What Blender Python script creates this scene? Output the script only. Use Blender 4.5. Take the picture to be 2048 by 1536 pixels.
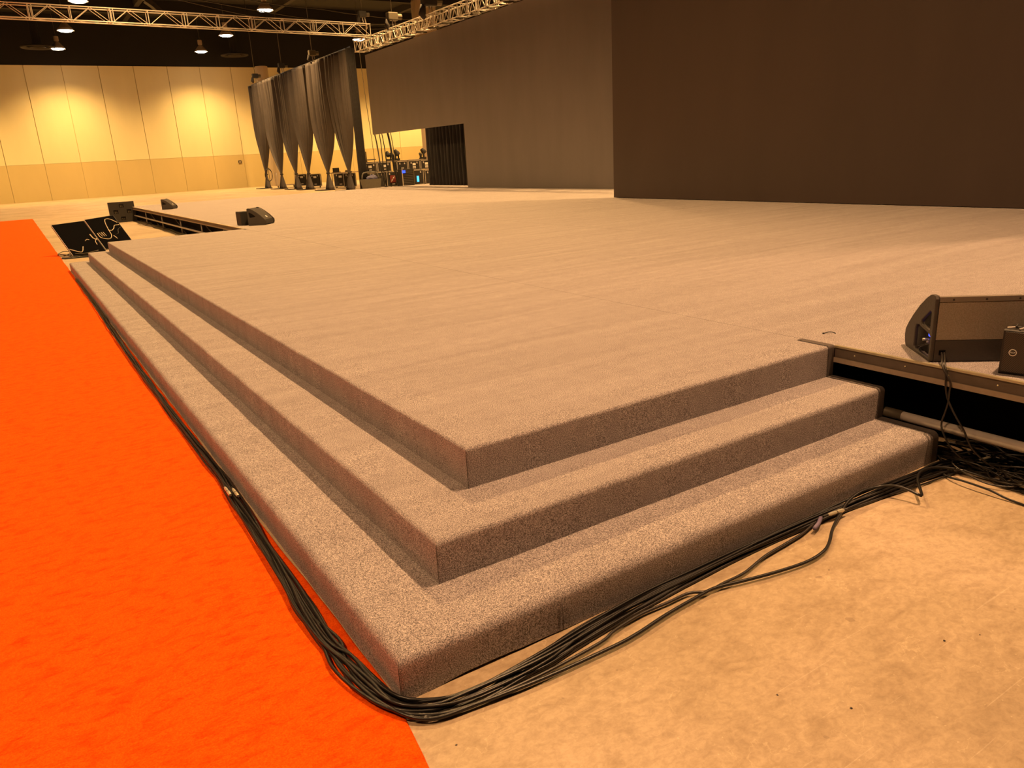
import bpy, bmesh, math, random
from mathutils import Vector, Matrix, noise
from mathutils.geometry import tessellate_polygon

# ------------------------------------------------------------------ scene, camera, light
for o in list(bpy.data.objects):
    bpy.data.objects.remove(o, do_unlink=True)
scene = bpy.context.scene
COL = scene.collection
R = math.radians
random.seed(7)

cam_d = bpy.data.cameras.new('camera')
cam_d.sensor_width = 36.0
cam_d.lens = 1521.1 / 2048 * 36.0
cam_d.clip_end = 400
cam_d.clip_start = 0.05
cam = bpy.data.objects.new('camera', cam_d)
cam.location = (-0.878, -2.316, 1.985)
cam.rotation_euler = (R(73.089), R(3.054), R(-32.997))
COL.objects.link(cam)
scene.camera = cam

world = bpy.data.worlds.new('hall_air')
scene.world = world
world.use_nodes = True
world.node_tree.nodes['Background'].inputs['Color'].default_value = (0.012, 0.008, 0.006, 1)
world.node_tree.nodes['Background'].inputs['Strength'].default_value = 1.0

vs = scene.view_settings
vs.view_transform = 'Standard'
vs.look = 'None'
vs.exposure = 0.0
vs.gamma = 1.0
vs.use_curve_mapping = False

# hall lamps: one regular grid of high-bay lamps under the ceiling (yellowish and pinkish tubes mixed)
LAMP_Z = 12.5
LAMP_XS = [-6.3, 5.4, 17.1, 28.8, 40.5]
LAMP_YS = [-1.1, 10.4, 21.9, 33.4, 44.9, 56.4, 67.9, 77.6]
LAMP_W = 9300.0
def lamp_kind(name, col, power=1.0):
    d = bpy.data.lights.new(name, 'SPOT')
    d.energy = LAMP_W * power
    d.color = col
    d.spot_size = R(132)
    d.spot_blend = 1.0
    d.shadow_soft_size = 0.22
    return d
lamp_yellow = lamp_kind('high_bay_light_yellow', (1.0, 0.565, 0.205))
lamp_pink = lamp_kind('high_bay_light_pink', (1.0, 0.545, 0.25), 0.84)
lamp_aisle = lamp_kind('high_bay_light_aisle', (1.0, 0.56, 0.22), 0.42)   # dimmed row over the aisle
lamp_aisle_near = lamp_kind('high_bay_light_aisle_near', (1.0, 0.545, 0.25), 0.62)
lamp_wall = lamp_kind('high_bay_light_wall', (1.0, 0.60, 0.20), 1.15)
for ix, lx in enumerate(LAMP_XS):
    for iy, ly in enumerate(LAMP_YS):
        pink = iy == 0 or (ix, iy) in {(1, 6), (0, 3)}
        lo = bpy.data.objects.new('high_bay_light', lamp_wall if iy == 7 else lamp_aisle if ix == 0 and iy > 0 else lamp_aisle_near if ix == 0 else lamp_pink if pink else lamp_yellow)
        lo.location = (lx, ly, LAMP_Z - 0.12)
        COL.objects.link(lo)

# ------------------------------------------------------------------ dimensions (metres)
XN, LY = 3.665, 17.151            # depth and length of the thrust part of the stage
H1, H2, H3 = 0.193, 0.396, 0.61   # step heights
D1, D2 = 0.375, 0.762             # step offsets
Y0, Y1 = -10.0, 36.0              # main deck ends
XB = 20.0                         # main deck back
CEIL = 16.0

# ------------------------------------------------------------------ materials
MAT = {}
def new_mat(name):
    m = bpy.data.materials.new(name)
    m.use_nodes = True
    nt = m.node_tree
    b = nt.nodes['Principled BSDF']
    MAT[name] = m
    return m, nt, b
def plain(name, col, rough=0.6, metal=0.0, spec=0.5, var=0.0, scale=20.0, bump=0.0):
    m, nt, b = new_mat(name)
    b.inputs['Base Color'].default_value = (*col, 1)
    b.inputs['Roughness'].default_value = rough
    b.inputs['Metallic'].default_value = metal
    b.inputs['Specular IOR Level'].default_value = spec
    if var or bump:
        tc = nt.nodes.new('ShaderNodeTexCoord')
        n = nt.nodes.new('ShaderNodeTexNoise')
        n.inputs['Scale'].default_value = scale
        n.inputs['Detail'].default_value = 4
        nt.links.new(tc.outputs['Object'], n.inputs['Vector'])
        if var:
            r = nt.nodes.new('ShaderNodeMix'); r.data_type = 'RGBA'
            r.inputs['A'].default_value = (*[c * (1 - var) for c in col], 1)
            r.inputs['B'].default_value = (*[min(1, c * (1 + var)) for c in col], 1)
            nt.links.new(n.outputs['Fac'], r.inputs['Factor'])
            nt.links.new(r.outputs['Result'], b.inputs['Base Color'])
        if bump:
            bp = nt.nodes.new('ShaderNodeBump')
            bp.inputs['Strength'].default_value = bump
            bp.inputs['Distance'].default_value = 0.01
            nt.links.new(n.outputs['Fac'], bp.inputs['Height'])
            nt.links.new(bp.outputs['Normal'], b.inputs['Normal'])
    return m
def emit(name, col, strength):
    m, nt, b = new_mat(name)
    b.inputs['Base Color'].default_value = (*col, 1)
    b.inputs['Emission Color'].default_value = (*col, 1)
    b.inputs['Emission Strength'].default_value = strength
    return m
class N:
    """small node-building helper"""
    def __init__(s, nt): s.nt = nt
    def node(s, t, **kw):
        n = s.nt.nodes.new(t)
        for k, v in kw.items(): setattr(n, k, v)
        return n
    def link(s, a, b): s.nt.links.new(a, b)
    def coords(s, scale=(1, 1, 1), rot=(0, 0, 0)):
        g = s.node('ShaderNodeNewGeometry')
        mp = s.node('ShaderNodeMapping')
        mp.inputs['Scale'].default_value = scale
        mp.inputs['Rotation'].default_value = rot
        s.link(g.outputs['Position'], mp.inputs['Vector'])
        return mp.outputs['Vector']
    def noise(s, vec, scale, detail=3, rough=0.5, dist=0.0):
        n = s.node('ShaderNodeTexNoise')
        n.inputs['Scale'].default_value = scale
        n.inputs['Detail'].default_value = detail
        n.inputs['Roughness'].default_value = rough
        n.inputs['Distortion'].default_value = dist
        s.link(vec, n.inputs['Vector'])
        return n.outputs['Fac']
    def ramp(s, fac, stops):
        r = s.node('ShaderNodeValToRGB')
        e = r.color_ramp.elements
        e[0].position, e[0].color = stops[0][0], (*stops[0][1], 1)
        e[1].position, e[1].color = stops[-1][0], (*stops[-1][1], 1)
        for p, c in stops[1:-1]:
            k = e.new(p); k.color = (*c, 1)
        s.link(fac, r.inputs['Fac'])
        return r.outputs['Color']
    def mix(s, fac, a, b, mode='MIX'):
        m = s.node('ShaderNodeMix', data_type='RGBA', blend_type=mode)
        for sock, v in (('Factor', fac), ('A', a), ('B', b)):
            if isinstance(v, (int, float)): m.inputs[sock].default_value = v
            elif isinstance(v, tuple): m.inputs[sock].default_value = (*v, 1)
            else: s.link(v, m.inputs[sock])
        return m.outputs['Result']
    def math(s, op, a, b=None):
        m = s.node('ShaderNodeMath', operation=op)
        for i, v in enumerate((a, b)):
            if v is None: continue
            if isinstance(v, (int, float)): m.inputs[i].default_value = v
            else: s.link(v, m.inputs[i])
        return m.outputs[0]
    def bump(s, h, strength, dist, normal=None):
        b = s.node('ShaderNodeBump')
        b.inputs['Strength'].default_value = strength
        b.inputs['Distance'].default_value = dist
        s.link(h, b.inputs['Height'])
        if normal is not None: s.link(normal, b.inputs['Normal'])
        return b.outputs['Normal']

# heathered grey stage carpet
m, nt, b = new_mat('stage_carpet'); k = N(nt)
fine = k.noise(k.coords(), 210, 3, 0.75)
mid = k.noise(k.coords(), 14, 4, 0.6)
streak = k.noise(k.coords((0.22, 3.2, 0.12)), 1.6, 4, 0.55, 0.4)
base = k.ramp(fine, [(0.36, (0.070, 0.060, 0.061)), (0.5, (0.345, 0.310, 0.312)), (0.64, (0.74, 0.675, 0.67))])
tint = k.ramp(mid, [(0.3, (0.86, 0.85, 0.86)), (0.7, (1.0, 1.0, 1.0))])
col = k.mix(1.0, base, tint, 'MULTIPLY')
st = k.ramp(streak, [(0.3, (0.83, 0.82, 0.82)), (0.7, (1.0, 1.0, 1.0))])
col = k.mix(1.0, col, st, 'MULTIPLY')
k.link(col, b.inputs['Base Color'])
b.inputs['Roughness'].default_value = 0.95
b.inputs['Specular IOR Level'].default_value = 0.15
nrm = k.bump(fine, 0.5, 0.006)
nrm = k.bump(streak, 0.6, 0.05, nrm)
k.link(nrm, b.inputs['Normal'])

# orange-red pile carpet
m, nt, b = new_mat('orange_carpet'); k = N(nt)
f1 = k.noise(k.coords((1, 1, 1)), 150, 3, 0.7)
f2 = k.noise(k.coords((1.0, 2.4, 1), (0, 0, 0.35)), 9, 6, 0.68, 0.6)
base = k.ramp(f1, [(0.3, (0.70, 0.060, 0.002)), (0.55, (0.92, 0.106, 0.003)), (0.75, (0.97, 0.14, 0.006))])
t2 = k.ramp(f2, [(0.32, (0.84, 0.55, 0.45)), (0.52, (1, 1, 1))])
k.link(k.mix(1.0, base, t2, 'MULTIPLY'), b.inputs['Base Color'])
b.inputs['Roughness'].default_value = 0.95
b.inputs['Specular IOR Level'].default_value = 0.05
nrm = k.bump(f1, 0.6, 0.008)
nrm = k.bump(f2, 0.4, 0.03, nrm)
k.link(nrm, b.inputs['Normal'])

# worn concrete
m, nt, b = new_mat('concrete'); k = N(nt)
big = k.noise(k.coords(), 0.55, 6, 0.6, 0.5)
mid = k.noise(k.coords((1, 1.6, 1), (0, 0, 0.5)), 5.0, 7, 0.68, 0.8)
fine = k.noise(k.coords(), 90, 4, 0.6)
scr = k.noise(k.coords((0.6, 26, 1), (0, 0, -0.65)), 2.4, 3, 0.5, 0.2)
scr2 = k.noise(k.coords((0.5, 22, 1), (0, 0, 0.85)), 2.0, 3, 0.5, 0.2)
base = k.ramp(big, [(0.28, (0.33, 0.25, 0.155)), (0.5, (0.445, 0.345, 0.225)), (0.72, (0.53, 0.415, 0.295))])
t2 = k.ramp(mid, [(0.30, (0.78, 0.75, 0.72)), (0.55, (1.0, 1.0, 1.0))])
col = k.mix(1.0, base, t2, 'MULTIPLY')
vor = k.node('ShaderNodeTexVoronoi', feature='DISTANCE_TO_EDGE')
vor.inputs['Scale'].default_value = 1.5
wv = k.node('ShaderNodeVectorMath', operation='ADD')
nz = k.node('ShaderNodeTexNoise'); nz.inputs['Scale'].default_value = 5.0; nz.inputs['Detail'].default_value = 5
k.link(k.coords(), nz.inputs['Vector'])
sc = k.node('ShaderNodeVectorMath', operation='SCALE'); sc.inputs['Scale'].default_value = 0.55
k.link(nz.outputs['Color'], sc.inputs[0])
k.link(k.coords(), wv.inputs[0]); k.link(sc.outputs[0], wv.inputs[1])
k.link(wv.outputs[0], vor.inputs['Vector'])
crack = k.math('LESS_THAN', vor.outputs['Distance'], 0.004)
crack = k.math('MULTIPLY', crack, k.math('GREATER_THAN', k.noise(k.coords(), 1.3, 2), 0.53))
col = k.mix(k.math('MULTIPLY', crack, 0.22), col, (0.70, 0.58, 0.40))
s1 = k.math('GREATER_THAN', scr, 0.70)
s2 = k.math('GREATER_THAN', scr2, 0.715)
col = k.mix(k.math('MULTIPLY', k.math('MAXIMUM', s1, s2), 0.20), col, (0.72, 0.62, 0.48))
speck = k.math('GREATER_THAN', k.noise(k.coords(), 46, 2, 0.5), 0.715)
col = k.mix(k.math('MULTIPLY', speck, 0.35), col, (0.70, 0.60, 0.42))
mott = k.noise(k.coords((1, 1.4, 1), (0, 0, 0.4)), 24, 6, 0.72, 0.5)
col = k.mix(1.0, col, k.ramp(mott, [(0.30, (0.78, 0.76, 0.74)), (0.60, (1.04, 1.04, 1.04))]), 'MULTIPLY')
spots = k.math('GREATER_THAN', k.noise(k.coords(), 11, 2, 0.4), 0.755)
col = k.mix(k.math('MULTIPLY', spots, 0.45), col, (0.20, 0.14, 0.09))
col = k.mix(1.0, col, k.ramp(fine, [(0.3, (0.93, 0.92, 0.91)), (0.7, (1, 1, 1))]), 'MULTIPLY')
k.link(col, b.inputs['Base Color'])
b.inputs['Roughness'].default_value = 0.55
b.inputs['Specular IOR Level'].default_value = 0.35
k.link(k.bump(mid, 0.08, 0.01), b.inputs['Normal'])

# painted hall wall
for nm, c in (('wall_paint', (0.80, 0.70, 0.42)), ('wainscot_paint', (0.62, 0.49, 0.235))):
    m, nt, b = new_mat(nm); k = N(nt)
    v = k.noise(k.coords((1, 1, 0.3)), 0.6, 5, 0.6)
    k.link(k.mix(v, tuple(x * 0.92 for x in c), tuple(min(1, x * 1.06) for x in c)), b.inputs['Base Color'])
    b.inputs['Roughness'].default_value = 0.8
    b.inputs['Specular IOR Level'].default_value = 0.2

# dark matt video-wall face (not lit), slight sheen
for nm, c, rgh in (('video_wall_side', (0.175, 0.155, 0.155), 0.5), ('video_wall_centre', (0.050, 0.034, 0.030), 0.42)):
    m, nt, b = new_mat(nm); k = N(nt)
    v = k.noise(k.coords((1, 1, 0.25)), 1.2, 5, 0.6)
    k.link(k.mix(v, tuple(x * 0.85 for x in c), tuple(x * 1.15 for x in c)), b.inputs['Base Color'])
    b.inputs['Roughness'].default_value = rgh
    b.inputs['Specular IOR Level'].default_value = 0.45

plain('black_cloth', (0.030, 0.025, 0.024), 0.85, var=0.25, scale=3)
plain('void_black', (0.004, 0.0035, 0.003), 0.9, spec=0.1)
plain('drape_cloth', (0.066, 0.055, 0.052), 0.7, var=0.2, scale=2)
plain('drape_dark', (0.020, 0.017, 0.017), 0.8, var=0.2, scale=2)
plain('ceiling_black', (0.012, 0.010, 0.010), 0.9, var=0.2, scale=0.4)
plain('ceiling_grey', (0.035, 0.030, 0.027), 0.9)
plain('column_paint', (0.46, 0.36, 0.25), 0.8, var=0.06, scale=1)
plain('aluminium', (0.74, 0.70, 0.62), 0.38, 0.25, var=0.12, scale=8)
plain('dull_steel', (0.52, 0.48, 0.46), 0.40, 0.2, var=0.18, scale=14)
plain('dark_steel', (0.10, 0.085, 0.06), 0.5, 0.3, var=0.2, scale=14)
plain('brass_edge', (0.62, 0.55, 0.36), 0.4, 0.7, var=0.15, scale=20)
plain('fascia_brown', (0.105, 0.082, 0.066), 0.6, 0.1, var=0.25, scale=12)
plain('lip_wood', (0.30, 0.24, 0.185), 0.6, 0.1, var=0.2, scale=25)
plain('dark_carpet', (0.105, 0.090, 0.085), 0.9, spec=0.1, var=0.2, scale=120)
plain('plywood', (0.42, 0.31, 0.18), 0.7, var=0.15, scale=10)
plain('cable_black', (0.009, 0.008, 0.0075), 0.36, spec=0.5)
plain('cable_brown', (0.022, 0.018, 0.015), 0.36, spec=0.5)
plain('cable_orange', (0.80, 0.22, 0.02), 0.5)
plain('pale_sling_reflection', (0.55, 0.47, 0.36), 0.5)
plain('connector_metal', (0.72, 0.68, 0.52), 0.3, 0.6)
plain('purple_tape', (0.16, 0.13, 0.22), 0.6)
plain('plastic_black', (0.022, 0.019, 0.017), 0.55, var=0.12, scale=60, bump=0.15)
plain('plastic_grey', (0.050, 0.042, 0.037), 0.6, var=0.12, scale=90, bump=0.2)
plain('textured_brown', (0.30, 0.26, 0.21), 0.8, var=0.45, scale=160, bump=0.4)
plain('bar_brown', (0.21, 0.18, 0.15), 0.6, var=0.1, scale=60)
plain('white_print', (0.80, 0.78, 0.74), 0.5)
plain('grey_print', (0.40, 0.38, 0.36), 0.5)
plain('screen_glass', (0.006, 0.006, 0.007), 0.08, spec=0.5)
plain('case_black', (0.020, 0.018, 0.017), 0.6, var=0.3, scale=6)
plain('case_edge', (0.52, 0.48, 0.43), 0.4, 0.5, var=0.2, scale=8)
plain('bin_grey', (0.12, 0.115, 0.10), 0.6, var=0.15, scale=6)
plain('bag_blue', (0.10, 0.10, 0.20), 0.5)
plain('wood_pale', (0.40, 0.30, 0.20), 0.7, var=0.2, scale=8)
plain('red_dark', (0.20, 0.03, 0.025), 0.5)
plain('lamp_housing', (0.40, 0.33, 0.27), 0.5, 0.2)
emit('lamp_glow', (1.0, 0.86, 0.62), 26.0)
emit('lamp_glow_pink', (1.0, 0.72, 0.60), 20.0)
emit('display_blue', (0.02, 0.07, 1.0), 2.2)
emit('display_cyan', (0.05, 0.45, 0.9), 1.6)

# perforated speaker grille
m, nt, b = new_mat('grille'); k = N(nt)
tc = k.node('ShaderNodeTexCoord')
vo = k.node('ShaderNodeTexVoronoi', feature='F1', voronoi_dimensions='2D')
vo.inputs['Scale'].default_value = 120; vo.inputs['Randomness'].default_value = 0.0
sx = k.node('ShaderNodeSeparateXYZ'); k.link(tc.outputs['Object'], sx.inputs[0])
cx_ = k.node('ShaderNodeCombineXYZ'); k.link(sx.outputs['X'], cx_.inputs['X']); k.link(sx.outputs['Z'], cx_.inputs['Y'])
mp = k.node('ShaderNodeMapping'); mp.inputs['Rotation'].default_value = (0.0, 0.0, 0.6)
k.link(cx_.outputs[0], mp.inputs['Vector']); k.link(mp.outputs['Vector'], vo.inputs['Vector'])
hole = k.math('LESS_THAN', vo.outputs['Distance'], 0.33)
k.link(k.mix(hole, (0.060, 0.048, 0.040), (0.006, 0.005, 0.005)), b.inputs['Base Color'])
b.inputs['Roughness'].default_value = 0.5

# ------------------------------------------------------------------ mesh helpers
class MB:
    def __init__(s): s.v = []; s.f = []
    def add(s, vs, fs):
        o = len(s.v); s.v += [tuple(p) for p in vs]; s.f += [tuple(i + o for i in f) for f in fs]
    def box(s, a, b):
        (x0, y0, z0), (x1, y1, z1) = a, b
        s.add([(x0, y0, z0), (x1, y0, z0), (x1, y1, z0), (x0, y1, z0), (x0, y0, z1), (x1, y0, z1), (x1, y1, z1), (x0, y1, z1)],
              [(3, 2, 1, 0), (4, 5, 6, 7), (0, 1, 5, 4), (1, 2, 6, 5), (2, 3, 7, 6), (3, 0, 4, 7)])
    def bevel_box(s, a, b, r):
        """box with chamfered edges"""
        bm = bmesh.new()
        bmesh.ops.create_cube(bm, size=1)
        for v in bm.verts:
            v.co = Vector([(a[i] + b[i]) / 2 + v.co[i] * (b[i] - a[i]) for i in range(3)])
        bmesh.ops.bevel(bm, geom=list(bm.edges), offset=r, segments=2, profile=0.6, affect='EDGES')
        bm.verts.index_update()
        s.add([v.co[:] for v in bm.verts], [[v.index for v in f.verts] for f in bm.faces])
        bm.free()
    def tube(s, pts, r, n=8, cap=True):
        pts = [Vector(p) for p in pts]
        rings = []
        up = None
        for i, p in enumerate(pts):
            t = (pts[min(i + 1, len(pts) - 1)] - pts[max(i - 1, 0)])
            if t.length < 1e-9: t = Vector((0, 0, 1))
            t.normalize()
            if up is None:
                up = Vector((0, 0, 1)) if abs(t.z) < 0.9 else Vector((1, 0, 0))
            a = up - t * up.dot(t)
            if a.length < 1e-6: a = t.orthogonal()
            a.normalize(); up = a
            c = t.cross(a)
            rr = r[i] if isinstance(r, (list, tuple)) else r
            rings.append([p + (a * math.cos(2 * math.pi * j / n) + c * math.sin(2 * math.pi * j / n)) * rr for j in range(n)])
        vs = [q for g in rings for q in g]
        fs = []
        for i in range(len(pts) - 1):
            for j in range(n):
                j2 = (j + 1) % n
                fs.append((i * n + j, i * n + j2, (i + 1) * n + j2, (i + 1) * n + j))
        if cap:
            fs.append(tuple(range(n))[::-1]); fs.append(tuple((len(pts) - 1) * n + j for j in range(n)))
        s.add(vs, fs)
    def lathe(s, prof, n=20, c=(0, 0, 0), cap=True):
        vs = []; fs = []
        for (r, z) in prof:
            for j in range(n):
                a = 2 * math.pi * j / n
                vs.append((c[0] + r * math.cos(a), c[1] + r * math.sin(a), c[2] + z))
        for i in range(len(prof) - 1):
            for j in range(n):
                j2 = (j + 1) % n
                fs.append((i * n + j, i * n + j2, (i + 1) * n + j2, (i + 1) * n + j))
        if cap:
            fs.append(tuple(range(n))[::-1]); fs.append(tuple((len(prof) - 1) * n + j for j in range(n)))
        s.add(vs, fs)
    def plate(s, outer, holes, fn, t0, t1):
        """flat plate with holes: outlines in 2-D, fn(a,b,t)->3-D"""
        loops = [outer] + holes
        tri = tessellate_polygon([[Vector((p[0], p[1], 0)) for p in l] for l in loops])
        flat = [p for l in loops for p in l]
        n = len(flat)
        vs = [fn(p[0], p[1], t0) for p in flat] + [fn(p[0], p[1], t1) for p in flat]
        fs = [tuple(t) for t in tri] + [tuple(i + n for i in t)[::-1] for t in tri]
        o = 0
        for l in loops:
            for i in range(len(l)):
                j = (i + 1) % len(l)
                fs.append((o + i, o + j, n + o + j, n + o + i))
            o += len(l)
        s.add(vs, fs)
    def build(s, name, mat, parent=None, smooth=False, matrix=None, fix=False):
        me = bpy.data.meshes.new(name)
        me.from_pydata(s.v, [], s.f)
        if fix:
            bm = bmesh.new(); bm.from_mesh(me)
            bmesh.ops.recalc_face_normals(bm, faces=bm.faces)
            bm.to_mesh(me); bm.free()
        me.materials.append(MAT[mat])
        if smooth:
            for p in me.polygons: p.use_smooth = True
        return obj_of(name, me, parent, matrix)
def obj_of(name, me, parent=None, matrix=None):
    o = bpy.data.objects.new(name, me)
    COL.objects.link(o)
    if matrix is not None: o.matrix_local = matrix
    if parent is not None: o.parent = parent
    return o
def tag(o, label=None, cat=None, group=None, kind=None):
    if label: o['label'] = label
    if cat: o['category'] = cat
    if group: o['group'] = group
    if kind: o['kind'] = kind
    return o
def thing(name, label, cat, loc=(0, 0, 0), rz=0.0, group=None):
    o = bpy.data.objects.new(name, None)
    COL.objects.link(o)
    o.location = loc; o.rotation_euler = (0, 0, rz)
    o.empty_display_size = 0.2
    return tag(o, label, cat, group)
def copy_tree(o, parent=None):
    c = o.copy(); COL.objects.link(c)
    if parent is not None: c.parent = parent
    for ch in list(o.children): copy_tree(ch, c)
    return c
def one_box(name, a, b, mat, parent=None, bevel=0.0):
    q = MB()
    if bevel: q.bevel_box(a, b, bevel)
    else: q.box(a, b)
    return q.build(name, mat, parent)
def catmull(pts, step=0.05):
    pts = [Vector(p) for p in pts]
    P = [pts[0] * 2 - pts[1]] + pts + [pts[-1] * 2 - pts[-2]]
    out = []
    for i in range(1, len(P) - 2):
        a, b_, c, d = P[i - 1], P[i], P[i + 1], P[i + 2]
        n = max(1, int((c - b_).length / step))
        for q in range(n):
            t = q / n
            out.append(0.5 * ((2 * b_) + (c - a) * t + (2 * a - 5 * b_ + 4 * c - d) * t * t + (3 * b_ - a - 3 * c + d) * t ** 3))
    out.append(pts[-1])
    return out
def text_mesh(name, body, size, mat, parent, matrix):
    cu = bpy.data.curves.new(name, 'FONT')
    cu.body = body; cu.size = size; cu.extrude = size * 0.04
    cu.align_x = 'CENTER'; cu.align_y = 'CENTER'; cu.resolution_u = 3
    t = bpy.data.objects.new(name, cu); COL.objects.link(t)
    dg = bpy.context.evaluated_depsgraph_get()
    me = bpy.data.meshes.new_from_object(t.evaluated_get(dg))
    bpy.data.objects.remove(t, do_unlink=True)
    me.materials.clear(); me.materials.append(MAT[mat])
    return obj_of(name, me, parent, matrix)
def nz(x, y=0.0, z=0.0): return noise.noise(Vector((x, y, z)))

# ------------------------------------------------------------------ the hall
q = MB(); q.box((-45, -45, -0.3), (75, 84, 0.0))
tag(q.build('floor', 'concrete'), kind='structure')
q = MB(); q.box((-45, -45, CEIL), (75, 84, CEIL + 0.3))
tag(q.build('ceiling', 'ceiling_black'), kind='structure')
# back wall of tall panels over a darker dado
WY, WT, WD = 82.0, 11.72, 3.28
q = MB(); q.box((-45, WY + 0.12, 0), (75, WY + 0.5, WT)); wall_back = q.build('wall_back', 'wainscot_paint')
tag(wall_back, kind='structure')
xs = [-12.25 + 2.99 * i for i in range(24)]
for i in range(len(xs) - 1):
    one_box('panel', (xs[i] + 0.022, WY, WD), (xs[i + 1] - 0.022, WY + 0.13, WT), 'wall_paint', wall_back)
    one_box('dado_panel', (xs[i] + 0.010, WY - 0.02, 0.0), (xs[i + 1] - 0.010, WY + 0.13, WD - 0.015), 'wainscot_paint', wall_back)
q = MB(); q.box((-45, WY + 0.05, WT), (75, WY + 0.5, CEIL)); tag(q.build('trim_1', 'ceiling_black'), kind='structure')
for nm, a, c in (('wall_left', (-45.4, -45, 0), (-45, 84, CEIL)), ('wall_right', (75, -45, 0), (75.4, 84, CEIL)), ('wall_front', (-45, -45.4, 0), (75, -45, CEIL))):
    q = MB(); q.box(a, c); tag(q.build(nm, 'wall_paint'), kind='structure')
# ceiling beams
for i, y in enumerate((26.0, 38.5, 51.0, 63.5, 74.0)):
    q = MB(); q.box((-45, y - 0.35, CEIL - 1.1), (75, y + 0.35, CEIL)); tag(q.build('trim_%d' % (i + 2), 'ceiling_black'), kind='structure')
for i, x in enumerate((0.0, 11.5, 23.0, 34.5)):
    q = MB(); q.box((x - 0.2, -45, CEIL - 0.6), (x + 0.2, 84, CEIL)); tag(q.build('trim_%d' % (i + 7), 'ceiling_grey'), kind='structure')
# columns
q = MB(); q.lathe([(0.62, 0), (0.62, 11.45), (0.60, 11.58)], 28)
tag(q.build('column', 'column_paint', smooth=False, matrix=Matrix.Translation((23.15, 80.0, 0))), 'pale round column in front of the yellow back wall, left of the drapes', 'column')
q = MB(); q.lathe([(1.02, 0), (1.02, 14.4), (0.97, 14.55)], 32)
tag(q.build('column', 'column_paint', smooth=False, matrix=Matrix.Translation((31.5, 60.0, 0))), 'beige round column rising behind the truss of the video wall', 'column')
# small wall box
t = thing('wall_box', 'tiny dark call box on the dado left of the drapes', 'wall box', (20.2, WY - 0.02, 2.45))
one_box('housing', (-0.16, -0.07, 0), (0.16, 0, 0.28), 'plastic_black', t, 0.02)
one_box('cover', (-0.10, -0.085, 0.05), (0.10, -0.07, 0.2), 'wood_pale', t)

# ------------------------------------------------------------------ stage
stage = thing('stage', 'grey carpeted stage with three wraparound steps at its corner', 'stage')
def arc_profile(off, z0, z1, tread, r):
    pr = [(off, z0), (off, z0 + 0.02)]
    n = 4
    for i in range(1, n): pr.append((off, z0 + 0.02 + (z1 - r - z0 - 0.02) * i / n))
    for i in range(0, 9):
        a = math.pi / 2 * i / 8
        pr.append((off + r - r * math.cos(a), z1 - r + r * math.sin(a)))
    m = 4
    for i in range(1, m + 1): pr.append((off + r + (tread - r) * i / m, z1))
    return pr
def u_step(name, off, z0, z1, tread, r, amp, seed, hem=False):
    """carpet that runs along the front, round the corner, along the long side and round the far corner"""
    prof = arc_profile(off, z0, z1, tread, r)
    q = MB()
    def leg(pt, L, rev):
        n = max(2, int(L / 0.07)); rows = []
        for i in range(n + 1):
            t = i / n; row = []
            for j, (o, z) in enumerate(prof):
                x, y, nx, ny = pt(t, o)
                s = seed + (x * 0.9 + y * 1.3)
                w = 0.0
                if o < off + r + 0.02:
                    low = 1.0 - (z - z0) / max(1e-6, z1 - z0)
                    edge = min(1.0, min(t, 1 - t) * L / 0.12)
                    w = amp * edge * (nz(s * 1.7, seed) + 0.6 * nz(s * 5.1, seed + 3) + 0.5 * low * nz(s * 9.0, seed + 9))
                dz = amp * 0.5 * nz(s * 2.3, o * 7, seed) if z > z1 - 0.01 else 0.0
                if j == 0 and hem:
                    d = x if not rev else 99
                    dz += 0.014 * max(0, min(1, (d - 0.16) / 0.10)) * max(0, min(1, (0.95 - d) / 0.5))
                row.append((x + nx * w, y + ny * w, z + dz))
            rows.append(row)
        m = len(prof)
        vs = [p for row in rows for p in row]
        fs = []
        for i in range(n):
            for j in range(m - 1):
                f = (i * m + j, (i + 1) * m + j, (i + 1) * m + j + 1, i * m + j + 1)
                fs.append(f[::-1])
        q.add(vs, fs)
    leg(lambda t, o: (XN - 0.045 + (o - (XN - 0.045)) * t, o, 0, -1), XN, False)
    leg(lambda t, o: (o, o + (LY - 2 * o) * t, -1, 0), LY, True)
    leg(lambda t, o: (o + (XN - 0.045 - o) * t, LY - o, 0, 1), XN, True)
    o = q.build(name, 'stage_carpet', stage, smooth=True)
    # darker strips at the step ends, corner seam
    for s in (0, 1):
        qb = MB(); rows = []
        for x in (XN - 0.062, XN - 0.002):
            g = 0.004 if x < XN - 0.03 else 0.0
            rows.append([(x, (oo - 0.005) if s == 0 else LY - oo + 0.005, z + 0.004) for oo, z in prof])
        m = len(prof)
        qb.add(rows[0] + rows[1], [(j, j + 1, m + j + 1, m + j) for j in range(m - 1)])
        # cut end
        e = [(XN - 0.002, (oo if s == 0 else LY - oo), z) for oo, z in prof]
        last = prof[-1]
        e.append((XN - 0.002, last[0] if s == 0 else LY - last[0], z0))
        qb.add(e, [tuple(range(len(e)))])
        tag(qb.build('end_strip', 'dark_carpet', o, smooth=False), 'dark strip at the end of the step')
    sm = [(oo - 0.0012, oo - 0.0012, z) for oo, z in prof if z < z1 - r * 0.4]
    qs = MB(); qs.tube(sm, 0.0016, 5); qs.build('corner_seam', 'dark_carpet', o, smooth=True)
    return o
bottom = u_step('bottom_step', 0.0, 0.0, H1, D1 + 0.03, 0.042, 0.0055, 1.0, hem=True)
middle = u_step('middle_step', D1, H1, H2, D2 - D1 + 0.03, 0.027, 0.0045, 12.0)
top = u_step('top_step', D2, H2, H3, 0.26, 0.020, 0.0035, 31.0)
qs = MB(); qs.tube([(0.76, -0.0065, 0.01), (0.762, -0.0065, 0.09), (0.76, -0.006, 0.150)], 0.0022, 5)
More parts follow.
